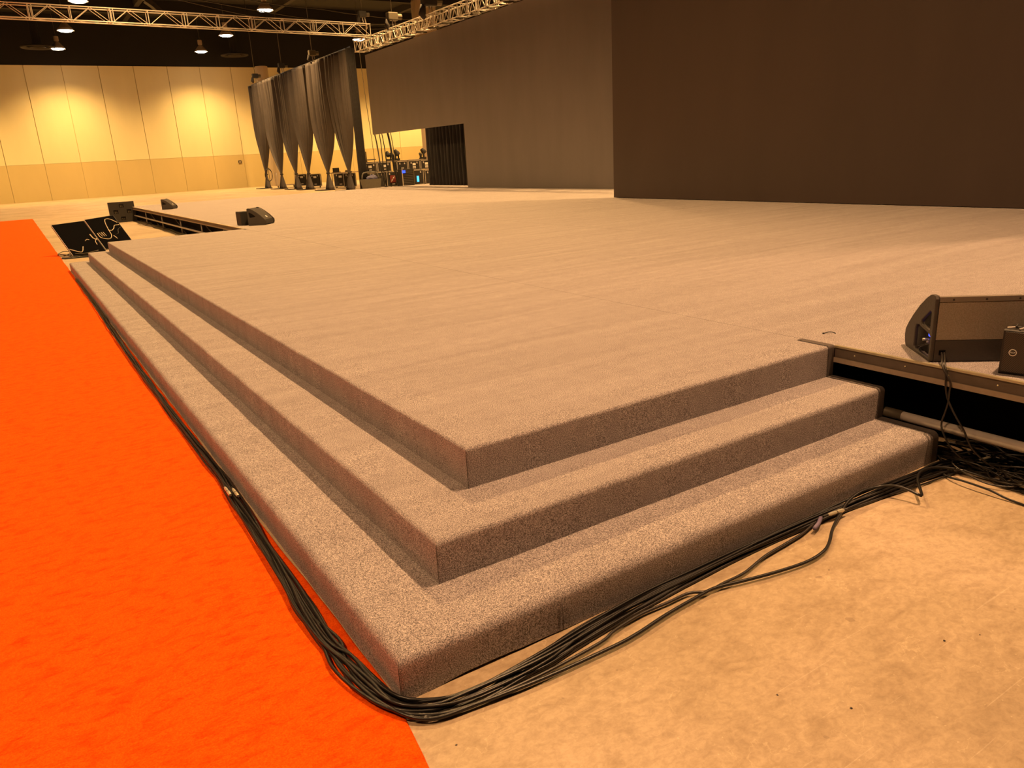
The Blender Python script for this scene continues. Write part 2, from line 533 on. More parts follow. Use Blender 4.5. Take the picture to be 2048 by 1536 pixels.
qs.build('butt_seam', 'dark_carpet', bottom, smooth=True)
# timber cores under the carpet
ci = MB()
ci.box((0.02, 0.02, 0.0), (XN - 0.07, LY - 0.02, 0.10)); ci.build('step_core', 'plywood', bottom)
ci = MB(); ci.box((D1 + 0.02, D1 + 0.02, 0.10), (XN - 0.07, LY - D1 - 0.02, 0.33)); ci.build('step_core', 'plywood', middle)
ci = MB(); ci.box((D2 + 0.02, D2 + 0.02, 0.33), (XN - 0.07, LY - D2 - 0.02, 0.575)); ci.build('step_core', 'plywood', top)
# carpet strips on the deck
def strip(x0, x1, y0, y1):
    q = MB(); e = 0.005
    zt, zl = H3, H3 - 0.003
    q.add([(x0 + 0.002, y0, zl), (x0 + e, y0, zt), (x1 - e, y0, zt), (x1 - 0.002, y0, zl), (x1 - 0.002, y0, zt - 0.02), (x0 + 0.002, y0, zt - 0.02),
           (x0 + 0.002, y1, zl), (x0 + e, y1, zt), (x1 - e, y1, zt), (x1 - 0.002, y1, zl), (x1 - 0.002, y1, zt - 0.02), (x0 + 0.002, y1, zt - 0.02)],
          [(0, 1, 7, 6), (1, 2, 8, 7), (2, 3, 9, 8), (3, 4, 10, 9), (4, 5, 11, 10), (5, 0, 6, 11), (5, 4, 3, 2, 1, 0), (6, 7, 8, 9, 10, 11)])
    o = q.build('carpet_strip', 'stage_carpet', stage, fix=True)
    return o
TI = D2 + 0.26
q = MB(); q.box((TI - 0.02, TI - 0.02, H3 - 0.03), (XN - 0.002, LY - TI + 0.02, H3 - 0.0005)); q.build('carpet_strip', 'stage_carpet', stage)
xs = [XN + 0.002, 7.95, 12.1, 16.3, XB]
for i in range(4): strip(xs[i], xs[i + 1], Y0, Y1)
one_box('deck_slab', (XN + 0.03, Y0 + 0.01, H3 - 0.10), (XB - 0.01, Y1 - 0.01, H3 - 0.021), 'void_black', stage)
# far and back edges hung with black cloth
one_box('skirt', (XN + 0.4, Y1 - 0.05, 0), (XB - 0.02, Y1 - 0.02, H3 - 0.11), 'black_cloth', stage)
one_box('skirt', (XB - 0.05, Y0 + 0.02, 0), (XB - 0.02, Y1 - 0.06, H3 - 0.11), 'black_cloth', stage)
# bare deck edges beside the steps
def deck_edge(y0, y1, sx, rail_z, posts):
    fr = one_box('fascia', (XN - 0.004, y0, 0.528), (XN + 0.03, y1, 0.603), 'fascia_brown', stage)
    one_box('edge_rail', (XN - 0.014, y0, 0.600), (XN + 0.012, y1, 0.6135), 'brass_edge', stage)
    one_box('lower_lip', (XN - 0.014, y0, 0.497), (XN + 0.03, y1, 0.530), 'lip_wood', stage)
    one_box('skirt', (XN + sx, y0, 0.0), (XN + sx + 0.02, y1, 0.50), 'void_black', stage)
    for py in posts:
        q = MB(); q.tube([(XN + 0.07, py, 0), (XN + 0.07, py, 0.50)], 0.022, 10); q.build('leg', 'dull_steel', stage, smooth=True)
        one_box('foot_plate', (XN + 0.01, py - 0.06, 0), (XN + 0.13, py + 0.06, 0.012), 'dark_steel', stage)
    y = y1
    return fr
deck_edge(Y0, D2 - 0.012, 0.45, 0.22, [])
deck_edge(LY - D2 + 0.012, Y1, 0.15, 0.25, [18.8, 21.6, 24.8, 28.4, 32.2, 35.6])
# screw heads on the near fascia
for y in (0.60, 0.25, -0.02, -0.30, -0.55):
    q = MB(); q.lathe([(0.005, 0), (0.005, 0.004), (0.002, 0.006)], 8)
    q.build('screw', 'brass_edge', stage, matrix=Matrix.Translation((XN - 0.004, y, 0.565)) @ Matrix.Rotation(R(-90), 4, 'Y'))
q = MB(); q.tube([(XN + 0.035, 0.26, 0.222), (XN + 0.035, Y0 + 0.1, 0.222)], 0.031, 14); q.build('brace_pipe', 'dull_steel', stage, smooth=True)
q = MB(); q.tube([(XN + 0.035, 0.74, 0.222), (XN + 0.035, 0.255, 0.222)], 0.034, 14); q.build('pipe_sleeve', 'dark_steel', stage, smooth=True)
q = MB(); q.tube([(XN + 0.02, LY - D2 + 0.1, 0.25), (XN + 0.02, Y1 - 0.1, 0.25)], 0.028, 12); q.build('brace_pipe', 'dull_steel', stage, smooth=True)
for py in (19.6, 24.4, 29.6):
    q = MB(); q.tube([(XN + 0.11, py, 0.04), (XN + 0.11, py + 1.6, 0.47)], 0.016, 8); q.build('diagonal_brace', 'dark_steel', stage, smooth=True)

# ------------------------------------------------------------------ orange carpet runner
q = MB()
ys = [-4.0 + 0.12 * i for i in range(int(49.6 / 0.12) + 1)]
def edge_x(y):
    b_ = -0.012 + 0.012 * nz(y * 0.8) + 0.006 * nz(y * 3.1)
    if y < 0: b_ = -0.015 + 0.14 * y + 0.004 * nz(y * 6)
    if y > 17.2: b_ += (y - 17.2) * 0.003
    return b_
xsn = [0, .002, .006, .012, .022, .035, .055, .08, .12, .17, .24, .33, .45, .6, .8, 1.0]
rows = []
for y in ys:
    ex = edge_x(y); row = [(ex + 0.002, y, 0.0)]
    for u in xsn:
        x = ex - u * 4.2
        z = 0.010 + 0.0035 * nz(x * 1.1, y * 0.9, 4.0) + 0.0018 * nz(x * 3.5, y * 2.0, 9.0)
        if u == 0: z -= 0.003
        row.append((x, y, z))
    row.append((row[-1][0], y, 0)); rows.append(row)
mm = len(rows[0])
q.add([p for r_ in rows for p in r_], [(i * mm + j, i * mm + j + 1, (i + 1) * mm + j + 1, (i + 1) * mm + j)[::-1] for i in range(len(rows) - 1) for j in range(mm - 1)])
q.add(rows[-1] + rows[0], [tuple(range(mm)), tuple(range(mm, 2 * mm))])
tag(q.build('carpet_runner', 'orange_carpet', smooth=True, fix=True), 'bright orange pile carpet runner along the foot of the long steps', 'carpet')

# ------------------------------------------------------------------ video walls
def yz_prism(name, outline, x0, x1, mat, parent=None):
    q = MB(); q.plate(outline, [], lambda a, b_, t: (t, a, b_), x0, x1)
    return q.build(name, mat, parent, fix=True)
XS, XC = 16.69, 13.572
t = thing('video_wall', 'brown-black side video wall with a doorway cut out below its far end', 'video wall', (0, 0, 0))
out = [(18.0, H3 + 0.004), (28.52, H3 + 0.004), (28.52, 3.335), (38.65, 3.335), (38.65, 7.38), (18.0, 7.38)]
yz_prism('screen_face', out, XS, XS + 0.06, 'video_wall_side', t)
yz_prism('cabinet', [(18.02, H3 + 0.01), (28.50, H3 + 0.01), (28.50, 3.36), (38.63, 3.36), (38.63, 7.36), (18.02, 7.36)], XS + 0.062, XS + 0.16, 'case_black', t)
one_box('support_frame', (XS + 0.17, 18.5, H3), (XS + 0.9, 28.2, H3 + 0.08), 'dark_steel', t)
t = thing('video_wall', 'very dark centre video wall standing in front of the side wall', 'video wall', (0, 0, 0))
one_box('screen_face', (XC, 0.6, H3 + 0.012), (XC + 0.06, 14.754, 10.4), 'video_wall_centre', t)
one_box('cabinet', (XC + 0.062, 0.62, H3 + 0.014), (XC + 0.16, 14.73, 10.38), 'case_black', t)
one_box('support_frame', (XC + 0.17, 0.8, H3), (XC + 1.0, 14.4, H3 + 0.08), 'dark_steel', t)

# ------------------------------------------------------------------ trusses
unit = MB(); unit.tube([(0, 0, 0), (0, 0, 1)], 1.0, 8)
UNIT = bpy.data.meshes.new('brace'); UNIT.from_pydata(unit.v, [], unit.f); UNIT.materials.append(MAT['aluminium'])
for p in UNIT.polygons: p.use_smooth = len(p.vertices) == 4
def rod(name, a, b_, r, parent):
    a = Vector(a); b_ = Vector(b_); d = b_ - a
    m_ = Matrix.Translation(a) @ d.to_track_quat('Z', 'Y').to_matrix().to_4x4() @ Matrix.Diagonal((r, r, d.length, 1))
    return obj_of(name, UNIT, parent, m_)
def truss(A, B, s, h, bay, label, tick=0):
    A = Vector(A); B = Vector(B); d = (B - A); L = d.length; d.normalize()
    n = Vector((0, 0, 1)).cross(d).normalized(); up = Vector((0, 0, 1))
    t = thing('box_truss', label, 'truss', A)
    P = lambda l, side, top: d * l + n * (side * s / 2) + up * (h * top)
    for side in (-1, 1):
        for tp in (0, 1): rod('chord', P(0, side, tp), P(L, side, tp), 0.026, t)
    nb = max(1, round(L / bay)); bl = L / nb
    for i in range(nb + 1):
        l = min(max(i * bl, 0.03), L - 0.03)
        for side in (-1, 1):
            rod('upright', P(l, side, 0), P(l, side, 1), 0.022, t)
        rod('cross_bar', P(l, -1, 0), P(l, 1, 0), 0.018, t)
        rod('cross_bar', P(l, -1, 1), P(l, 1, 1), 0.018, t)
        if i % 2 == 0 and 0 < i < nb:
            for side in (-1, 1): rod('upright', P(l + 0.12, side, 0), P(l + 0.12, side, 1), 0.022, t)
        if i < nb:
            for side in (-1, 1):
                rod('brace', P(l + 0.06, side, 0), P((i + 0.5) * bl, side, 1), 0.014, t)
                rod('brace', P((i + 0.5) * bl, side, 1), P((i + 1) * bl - 0.06, side, 0), 0.014, t)
            rod('brace', P(l, -1, 0), P((i + 0.5) * bl, 1, 0), 0.014, t)
    return t
truss((-14.0, 37.6, 8.62), (16.95, 38.4, 8.28), 0.5, 0.56, 1.52, 'long silver box truss hanging across the upper left over the hall')
truss((16.52, 38.95, 7.56), (16.52, 14.9, 7.40), 0.5, 0.50, 0.76, 'bright silver box truss along the top edge of the side video wall')
# fittings hung under the video-wall truss
for i in range(14):
    y = 37.8 - i * 1.25
    t = thing('hanging_clamp', 'small dark clamp under the truss above the side video wall', 'clamp', (16.52, y, 7.39), 0, 'clamps holding the side video wall')
    one_box('jaw', (-0.27, -0.05, -0.03), (0.27, 0.05, 0.03), 'dark_steel', t)
    t.location.z = 7.56 - 0.16 * (38.95 - y) / 24.05 - 0.05
    one_box('hook', (-0.02, -0.16, -0.07), (0.02, 0.16, -0.03), 'dull_steel', t)
# chain hoists
def hoist(loc, label, body='plastic_black', chain_to=CEIL, sc=1.0):
    t = thing('chain_hoist', label, 'hoist', loc)
    q = MB(); q.bevel_box((-0.26 * sc, -0.17 * sc, 0.25 * sc), (0.26 * sc, 0.17 * sc, 0.62 * sc), 0.05 * sc); q.build('motor_body', body, t)
    q = MB(); q.tube([(0.26 * sc, 0, 0.43 * sc), (0.48 * sc, 0, 0.43 * sc)], 0.14 * sc, 12); q.build('motor_cap', 'dark_steel', t, smooth=False)
    q = MB(); q.tube([(-0.24 * sc, 0, 0.3 * sc), (-0.30 * sc, 0, 0.0), (-0.22 * sc, 0, -0.16 * sc)], [0.10 * sc, 0.14 * sc, 0.06 * sc], 8); q.build('chain_bag', 'black_cloth', t, smooth=True)
    q = MB(); q.tube([(0, 0, 0.25 * sc), (0.0, 0, 0.05), (0.05, 0, 0.0), (0.0, 0, -0.05)], 0.03, 8); q.build('hook', 'dull_steel', t, smooth=True)
    q = MB(); q.tube([(0, 0, 0.6 * sc), (0, 0, chain_to - loc[2])], 0.022, 6); q.build('chain', 'dark_steel', t, smooth=True)
    q = MB(); q.tube([(0.12, 0, 0.25 * sc), (0.22, 0, -0.3), (0.1, 0, -0.45)], 0.03, 6); q.build('sling', 'pale_sling_reflection', t, smooth=True)
    return t
hoist((16.52, 34.5, 8.15), 'chain hoist on the video wall truss, nearest its left end', 'dark_steel')
hoist((16.52, 30.6, 8.05), 'large black chain hoist in front of the beige column', 'plastic_black', sc=1.25)
hoist((16.52, 23.6, 7.98), 'chain hoist on the video wall truss, close to the top of the picture', 'plastic_black')
hoist((16.7, 38.5, 9.0), 'chain hoist over the right end of the long truss', 'plastic_black', sc=0.8)
hoist((20.0, 71.4, 9.35), 'chain hoist at the far left end of the drape row', 'plastic_black', sc=1.0)
hoist((20.0, 63.5, 9.3), 'chain hoist on the drape row, second from its far end', 'plastic_black', sc=1.0)
hoist((20.0, 56.0, 9.3), 'pale-capped chain hoist above the near half of the drape row', 'dark_steel', sc=1.0)
# cable runs between the trusses
for i, (pts, r) in enumerate((
        ([(6.0, 50, 13.2), (12.0, 50, 12.2), (16.1, 50, 11.72), (18.8, 50, 11.60), (20.8, 50, 11.42), (24.4, 50, 11.24), (29, 50, 11.3)], 0.03),
        ([(6.0, 50.6, 12.6), (12.0, 50.6, 11.8), (16.1, 50.6, 11.30), (19.0, 50.6, 11.05), (22.2, 50.6, 10.93), (27, 50.6, 11.2)], 0.03),
        ([(9.0, 49, 11.7), (13.5, 49, 10.9), (17.5, 49, 10.45), (21.5, 49, 10.35), (26, 49, 10.8)], 0.03))):
    q = MB(); q.tube(catmull(pts, 0.5), r, 6)
    tag(q.build('overhead_cable', 'cable_brown', smooth=True), ('uppermost', 'middle', 'lowest')[i] + ' of the three slack cables strung high above the trusses', 'cable', 'slack overhead cables')
# line array hanging at the top edge
t = thing('line_array', 'dark curved line array of loudspeakers hanging above the long truss', 'loudspeaker', (8.0, 50.0, 11.15))
for i in range(5):
    a = R(-8 - 9 * i)
    q = MB(); q.bevel_box((-0.22, -0.3, -0.13), (0.30, 0.3, 0.13), 0.02)
    q.build('cabinet', 'plastic_black', t, matrix=Matrix.Translation((0.75 - 0.02 * i + 0.05 * i * i - 0.75, 0, 1.15 - 0.27 * i)) @ Matrix.Rotation(-a, 4, 'Y'))
q = MB(); q.tube([(0, 0, 1.3), (0, 0, CEIL - 11.15)], 0.02, 6); q.build('hanging_wire', 'dark_steel', t)

# ------------------------------------------------------------------ high-bay lamps in view
def make_lamp():
    t = thing('high_bay_lamp', 'x', 'lamp')
    q = MB(); q.lathe([(0.14, 0.62), (0.2, 0.66), (0.2, 1.0), (0.12, 1.06)], 16); q.build('ballast', 'lamp_housing', t)
    q = MB(); q.lathe([(0.13, 0.62), (0.20, 0.52), (0.42, 0.26), (0.60, 0.02), (0.58, 0.02), (0.40, 0.26), (0.18, 0.5)], 20, cap=False); q.build('reflector', 'lamp_housing', t, smooth=True)
    q = MB(); q.lathe([(0.40, 0.24), (0.52, 0.06), (0.40, -0.04), (0.05, -0.08)], 20); q.build('lens', 'lamp_glow', t, smooth=True)
    q = MB(); q.tube([(0, 0, 1.05), (0, 0, CEIL - LAMP_Z - 0.005)], 0.02, 6); q.build('stem', 'dark_steel', t)
    return t
LAMPS = [((5.4, 67.9), 'glowing pinkish high-bay lamp just under the left part of the long truss'),
         ((5.4, 77.6), 'lowest glowing high-bay lamp at left, close above the yellow wall'),
         ((17.1, 67.9), 'glowing high-bay lamp just under the long truss, right of its middle'),
         ((17.1, 77.6), 'glowing high-bay lamp close above the yellow wall, below the middle of the long truss'),
         ((17.1, 56.4), 'large glowing high-bay lamp above the long truss, right of its middle'),
         ((28.8, 67.9), 'glowing high-bay lamp between the drapes and the left end of the video wall truss'),
         ((5.4, 56.4), 'glowing high-bay lamp cut by the top edge, above the left part of the long truss')]
proto = make_lamp()
for i, ((x, y), lab) in enumerate(LAMPS):
    o = proto if i == 0 else copy_tree(proto)
    o.location = (x, y, LAMP_Z); o['label'] = lab; o['group'] = 'high-bay lamps over the hall'
# ceiling diffuser rings
for (x, y), lab in (((3.9, 77.2), 'dim round air diffuser ring near the leftmost low lamp'), ((20.7, 79.9), 'dim round air diffuser ring above the wall left of the drapes')):
    t = thing('air_diffuser', lab, 'air diffuser', (x, y, LAMP_Z))
    q = MB(); q.lathe([(1.25, 0.0), (1.3, 0.05), (1.3, 0.12), (0.9, 0.2), (0.85, 0.12), (1.25, 0.0)], 32, cap=False); q.build('outer_ring', 'lamp_housing' if False else 'ceiling_grey', t, smooth=True)
    q = MB(); q.lathe([(0.55, 0.02), (0.62, 0.06), (0.4, 0.2), (0.3, 0.2), (0.55, 0.02)], 24, cap=False); q.build('inner_ring', 'ceiling_grey', t, smooth=True)
    q = MB(); q.lathe([(0.35, 0.2), (0.35, CEIL - LAMP_Z - 0.005)], 16); q.build('duct', 'ceiling_black', t)

# ------------------------------------------------------------------ tied black drapes
DX = 20.0
bounds = [73.8, 69.9, 65.8, 61.7, 58.0, 53.3, 49.6]
ties = [72.2, 67.4, 63.3, 60.1, 55.6, 51.2]
def drape(yL, yR, tie, seed, zt):
    q = MB(); nu, nv = 130, 40; rows = []
    ztie = 1.25
    for iv in range(nv + 1):
        v = iv / nv; z = zt * (1 - v) + 0.02 * v
        if z >= ztie:
            f = (z - ztie) / (zt - ztie)
            g = 0.92 * math.sin(min(1.0, f / 0.52) * math.pi / 2) + 0.08 * min(1.0, (f / 0.72) ** 2)
            lo = tie + (yL - tie) * g; hi = tie + (yR - tie) * g
            lo += 0.10 * (1 - g); hi -= 0.10 * (1 - g)
        else:
            f = (ztie - z) / ztie; g = 0.0
            lo = tie + 0.10 + 0.50 * f; hi = tie - 0.10 - 0.50 * f
        row = []
        for iu in range(nu + 1):
            u = iu / nu
            y = lo + (hi - lo) * u
            ph = u * 21 + 3.0 * nz(u * 5, seed) + 0.8 * nz(u * 9, v * 1.2, seed)
            amp = 0.07 + 0.31 * g + 0.25 * max(0.0, 1.25 - z) / 1.25
            x = DX + amp * math.sin(ph * 2) * (0.55 + 0.45 * nz(u * 7, seed + 2)) + 0.16 * nz(u * 3 + seed, v * 2.0) * g
            row.append((x, y, z))
        rows.append(row)
    w = nu + 1
    q.add([p for r_ in rows for p in r_], [(i * w + j, i * w + j + 1, (i + 1) * w + j + 1, (i + 1) * w + j) for i in range(nv) for j in range(nu)])
    return q
names = ['first tied black drape of the row, at its far left end', 'second tied black drape from the left in the row', 'third tied black drape from the left in the row',
         'fourth tied black drape from the left in the row', 'fifth tied black drape from the left in the row', 'nearest and rightmost tied black drape of the row']
for i in range(6):
    t = thing('drape', names[i], 'drape', (0, 0, 0), 0, 'tied black drapes hanging in a row')
    o = drape(bounds[i], bounds[i + 1], ties[i], i * 5.3, 9.12).build('cloth', 'drape_cloth', t, smooth=True)
    sm_ = o.modifiers.new('thickness', 'SOLIDIFY'); sm_.thickness = 0.012
    q = MB(); q.lathe([(0.13, -0.06), (0.15, 0.0), (0.13, 0.06)], 14); q.build('tie_band', 'drape_dark', t, smooth=True, matrix=Matrix.Translation((DX, ties[i], 1.25)))
# straight return drape at the near end
q = MB(); nu, nv = 40, 6; rows = []
for iv in range(nv + 1):
    z = 9.2 - 9.15 * iv / nv
    rows.append([(DX - 0.1 + 0.62 * iu / nu, 49.25 + 0.07 * math.sin(iu * 1.3) * (1 + 0.3 * nz(iu, 3)), z) for iu in range(nu + 1)])
w = nu + 1
q.add([p for r_ in rows for p in r_], [(i * w + j, i * w + j + 1, (i + 1) * w + j + 1, (i + 1) * w + j) for i in range(nv) for j in range(nu)])
o = q.build('return_drape', 'drape_dark', smooth=True); o.modifiers.new('thickness', 'SOLIDIFY').thickness = 0.02  # dark side of the drape row, its shade put into a darker cloth
tag(o, 'straight unlit black drape closing the near end of the drape row', 'drape')
t = thing('drape_pipe', 'dark pipe carrying the row of tied drapes', 'pipe', (DX, 49.2, 9.15))
q = MB(); q.tube([(0, 0, 0), (0, 24.8, 0)], 0.05, 8); q.build('pipe', 'dark_steel', t)
q = MB(); q.tube([(0.25, 0, 0.12), (0.25, 24.8, 0.12)], 0.04, 8); q.build('power_cable', 'cable_black', t)
# base weights of the drape lines
for i, y in enumerate(ties):
    one = one_box('base_weight', (DX - 0.9, y - 0.35, 0.0), (DX + 0.3, y + 0.9, 0.06), 'case_black')
    tag(one, 'flat black base plate on the floor under the %s tied drape' % ('first', 'second', 'third', 'fourth', 'fifth', 'sixth')[i], 'base plate', 'base plates under the drapes')
    one.location.z = 0.001
# pleated curtain behind the doorway of the video wall
q = MB(); nu, nv = 150, 8; rows = []
for iv in range(nv + 1):
    z = 4.2 - (4.2 - H3 - 0.004) * iv / nv
    rows.append([(17.75 + 0.13 * math.sin(iu * 0.62 + 1.2 * nz(iu * 0.13)) + 0.05 * nz(iu * 0.3, iv * 0.4), 34.35 - 5.2 * iu / nu, z) for iu in range(nu + 1)])
w = nu + 1
q.add([p for r_ in rows for p in r_], [(i * w + j, i * w + j + 1, (i + 1) * w + j + 1, (i + 1) * w + j) for i in range(nv) for j in range(nu)])
t = thing('doorway_curtain', 'pleated black curtain filling the doorway under the side video wall', 'curtain')
o = q.build('cloth', 'drape_dark', t, smooth=True); o.modifiers.new('thickness', 'SOLIDIFY').thickness = 0.012
q = MB(); q.tube([(17.75, 28.9, 4.22), (17.75, 34.45, 4.22)], 0.03, 8); q.build('rod', 'dark_steel', t)

# ------------------------------------------------------------------ loudspeakers
def wedge(name, label, loc, rz, scale=1.0, detail=True, cables=False):
    """floor monitor: local x = width, y = from tall back to low front, z up"""
    t = thing(name, label, 'loudspeaker', loc, rz)
    t.scale = (scale, scale, scale * 0.98)
    W = 0.56
    prof = [(0.012, 0.0), (0.0, 0.012), (0.0, 0.395), (0.012, 0.412), (0.05, 0.416), (0.085, 0.408), (0.14, 0.380), (0.24, 0.312), (0.33, 0.235), (0.40, 0.165), (0.440, 0.115),
            (0.445, 0.075), (0.435, 0.035), (0.42, 0.008), (0.405, 0.0)]
    hole1 = [(0.040, 0.288), (0.048, 0.306), (0.070, 0.310), (0.185, 0.228), (0.190, 0.212), (0.178, 0.203), (0.060, 0.192), (0.043, 0.200)]
    hole2 = [(0.030, 0.022), (0.030, 0.155), (0.048, 0.166), (0.235, 0.190), (0.262, 0.182), (0.275, 0.150), (0.275, 0.036), (0.258, 0.022)]
    for x0, x1, holes in ((0.0, 0.022, [hole1, hole2]), (W - 0.022, W, [hole1])):
        q = MB(); q.plate(prof, holes, lambda a, b_, tt: (tt, a, b_), x0, x1)
        c = q.build('side_cheek', 'plastic_grey', t, fix=True)
        md = c.modifiers.new('soft_edge', 'BEVEL'); md.width = 0.006; md.segments = 2; md.limit_method = 'ANGLE'; md.angle_limit = R(50)
    inn = [(0.018, 0.008), (0.018, 0.395), (0.05, 0.400), (0.09, 0.388), (0.24, 0.285), (0.33, 0.205), (0.41, 0.13), (0.43, 0.09), (0.42, 0.02), (0.40, 0.008)]
    q = MB(); q.plate(inn, [], lambda a, b_, tt: (tt, a, b_), 0.06, W - 0.06); q.build('cabinet', 'plastic_black', t, fix=True)
    # rear: plain lower panel, textured upper panel, clamp bar with screws
    one_box('lower_panel', (0.024, 0.004, 0.004), (W - 0.024, 0.03, 0.136), 'plastic_grey', t, 0.003)
    one_box('rear_panel', (0.026, 0.008, 0.138), (W - 0.026, 0.03, 0.372), 'textured_brown', t, 0.002)
    bar = one_box('clamp_bar', (0.026, 0.003, 0.374), (W - 0.026, 0.03, 0.407), 'bar_brown', t, 0.003)
    for sx in (0.10, W / 2, W - 0.10):
        q = MB(); q.lathe([(0.006, 0), (0.006, 0.002), (0.003, 0.003)], 10)
        q.build('screw', 'plastic_black', bar, matrix=Matrix.Translation((sx, 0.003, 0.389)) @ Matrix.Rotation(R(90), 4, 'X'))
    # front grille following the slope
    q = MB(); fr = [(0.095, 0.394), (0.14, 0.366), (0.24, 0.290), (0.33, 0.210), (0.41, 0.136)]
    vs_ = [(xx, a, b_) for xx in (0.05, W - 0.05) for a, b_ in fr] + [(xx, a - 0.006, b_ - 0.008) for xx in (0.05, W - 0.05) for a, b_ in fr]
    n5 = len(fr)
    q.add(vs_, [(j, j + 1, n5 + j + 1, n5 + j) for j in range(n5 - 1)] + [(2 * n5 + j, 3 * n5 + j, 3 * n5 + j + 1, 2 * n5 + j + 1) for j in range(n5 - 1)])
    g = q.build('front_grille', 'grille', t, fix=True)
    q = MB(); q.lathe([(0.034, 0), (0.034, 0.004), (0.030, 0.005)], 20)
    q.build('badge', 'white_print', g, matrix=Matrix.Translation((W / 2, 0.355, 0.193)) @ Matrix.Rotation(R(-41), 4, 'X'))
    q = MB(); q.tube([(0.05, 0.10, 0.395), (0.05, 0.24, 0.295), (0.05, 0.405, 0.146)], 0.007, 6); q.build('grille_rim', 'bar_brown', g, smooth=True)
    if detail:
        ip = one_box('input_plate', (0.055, 0.05, 0.045), (0.062, 0.25, 0.185), 'plastic_black', t)
        one_box('display', (0.030, 0.095, 0.135), (0.056, 0.135, 0.165), 'display_blue', ip, 0.002)
        for (a, b_, r_) in ((0.085, 0.112, 0.008), (0.068, 0.13, 0.006), (0.165, 0.105, 0.006), (0.09, 0.085, 0.007), (0.07, 0.10, 0.005), (0.12, 0.09, 0.009), (0.18, 0.085, 0.008)):
            q = MB(); q.lathe([(r_, 0), (r_, 0.012), (r_ * 0.6, 0.014)], 10)
            q.build('knob', 'dull_steel', ip, matrix=Matrix.Translation((0.055, a, b_)) @ Matrix.Rotation(R(-90), 4, 'Y'))
        q = MB(); q.tube(catmull([(0.052, 0.13, 0.085), (0.02, 0.14, 0.08), (0.0, 0.18, 0.06), (0.012, 0.22, 0.045), (0.03, 0.23, 0.035)], 0.01), 0.0035, 6); q.build('patch_lead', 'cable_brown', ip, smooth=True)
        q = MB(); q.tube(catmull([(0.05, 0.07, 0.10), (0.01, 0.09, 0.09), (-0.008, 0.14, 0.062), (0.01, 0.20, 0.03), (0.04, 0.21, 0.02)], 0.01), 0.0035, 6); q.build('patch_lead', 'cable_black', ip, smooth=True)
        q = MB(); q.tube([(0.05, 0.19, 0.10), (0.02, 0.19, 0.098)], 0.009, 8); q.build('plug', 'connector_metal', ip, smooth=True)
        one_box('cable_notch', (0.05, -0.001, 0.045), (0.085, 0.01, 0.075), 'void_black', t)
    return t
wedge('floor_monitor', 'dark wedge floor monitor on the near deck edge, blue display lit on its side', (3.695, 0.122, H3), R(-41), 1.02)
# its two leads dropping over the deck edge
lead = [[(3.745, 0.080, 0.671), (3.70, 0.050, 0.655), (3.635, 0.01, 0.625), (3.625, -0.02, 0.588), (3.62, -0.057, 0.536), (3.62, -0.058, 0.475), (3.62, -0.057, 0.407), (3.62, -0.043, 0.328), (3.62, -0.033, 0.275), (3.60, -0.06, 0.22), (3.60, -0.14, 0.12), (3.66, -0.28, 0.03), (3.75, -0.55, 0.012)],
        [(3.755, 0.070, 0.671), (3.71, 0.040, 0.655), (3.64, -0.005, 0.622), (3.63, -0.02, 0.600), (3.62, -0.031, 0.512), (3.62, -0.048, 0.442), (3.615, -0.09, 0.372), (3.61, -0.138, 0.310), (3.61, -0.174, 0.262), (3.62, -0.24, 0.15), (3.68, -0.38, 0.05), (3.75, -0.7, 0.012)]]
for i, l in enumerate(lead):
    q = MB(); q.tube(catmull(l, 0.02), 0.0058, 8)
    tag(q.build('speaker_lead', 'cable_brown', smooth=True), ('black lead from the near floor monitor with a sharp kink at the pipe', 'black lead from the near floor monitor falling straight past the pipe')[i], 'cable', 'leads of the near floor monitor')
# small loudspeaker at the right edge
t = thing('small_loudspeaker', 'small loudspeaker with perforated grille and round badge at the right edge', 'loudspeaker', (3.742, -0.255, H3), R(-76))
q = MB(); q.plate([(0, 0.012), (0.012, 0), (0.30, 0), (0.30, 0.225), (0.02, 0.262), (0.008, 0.255)], [], lambda a, b_, tt: (tt, a, b_), 0.0, 0.42); q.build('cabinet', 'plastic_black', t, fix=True)
g = one_box('grille', (0.012, -0.008, 0.018), (0.408, 0.002, 0.252), 'grille', t, 0.003)
q = MB(); q.lathe([(0.020, 0), (0.020, 0.002), (0.017, 0.003), (0.017, 0.002)], 24)
bd = q.build('badge_ring', 'white_print', g, matrix=Matrix.Translation((0.060, -0.008, 0.135)) @ Matrix.Rotation(R(90), 4, 'X'))
q = MB(); q.lathe([(0.0155, 0), (0.0155, 0.0035)], 24); q.build('badge_disc', 'plastic_black', bd)
text_mesh('badge_letters', 'RCF', 0.014, 'white_print', bd, Matrix.Translation((0, 0, 0.0042)))
one_box('rubber_foot', (0.03, 0.02, -0.004), (0.09, 0.06, 0.0), 'cable_black', t)
# connector cluster on top of it
t = thing('adapter_cluster', 'small silver cable adapters lying on top of the right-edge loudspeaker', 'connector', (3.755, -0.285, H3 + 0.262), R(-76))
for i, (a, b_, z, r_, ang) in enumerate(((0.0, 0.03, 0.008, 0.006, 0.4), (0.03, 0.035, 0.010, 0.007, -0.5), (0.055, 0.03, 0.008, 0.006, 0.9), (0.02, 0.05, 0.018, 0.005, 1.6))):
    q = MB(); d = Vector((math.cos(ang), math.sin(ang), 0.1)) * 0.022
    q.tube([Vector((a, b_, z)) - d, Vector((a, b_, z)) + d], r_, 8); q.build('plug', 'dull_steel' if i % 2 == 0 else 'plastic_black', t, smooth=True)
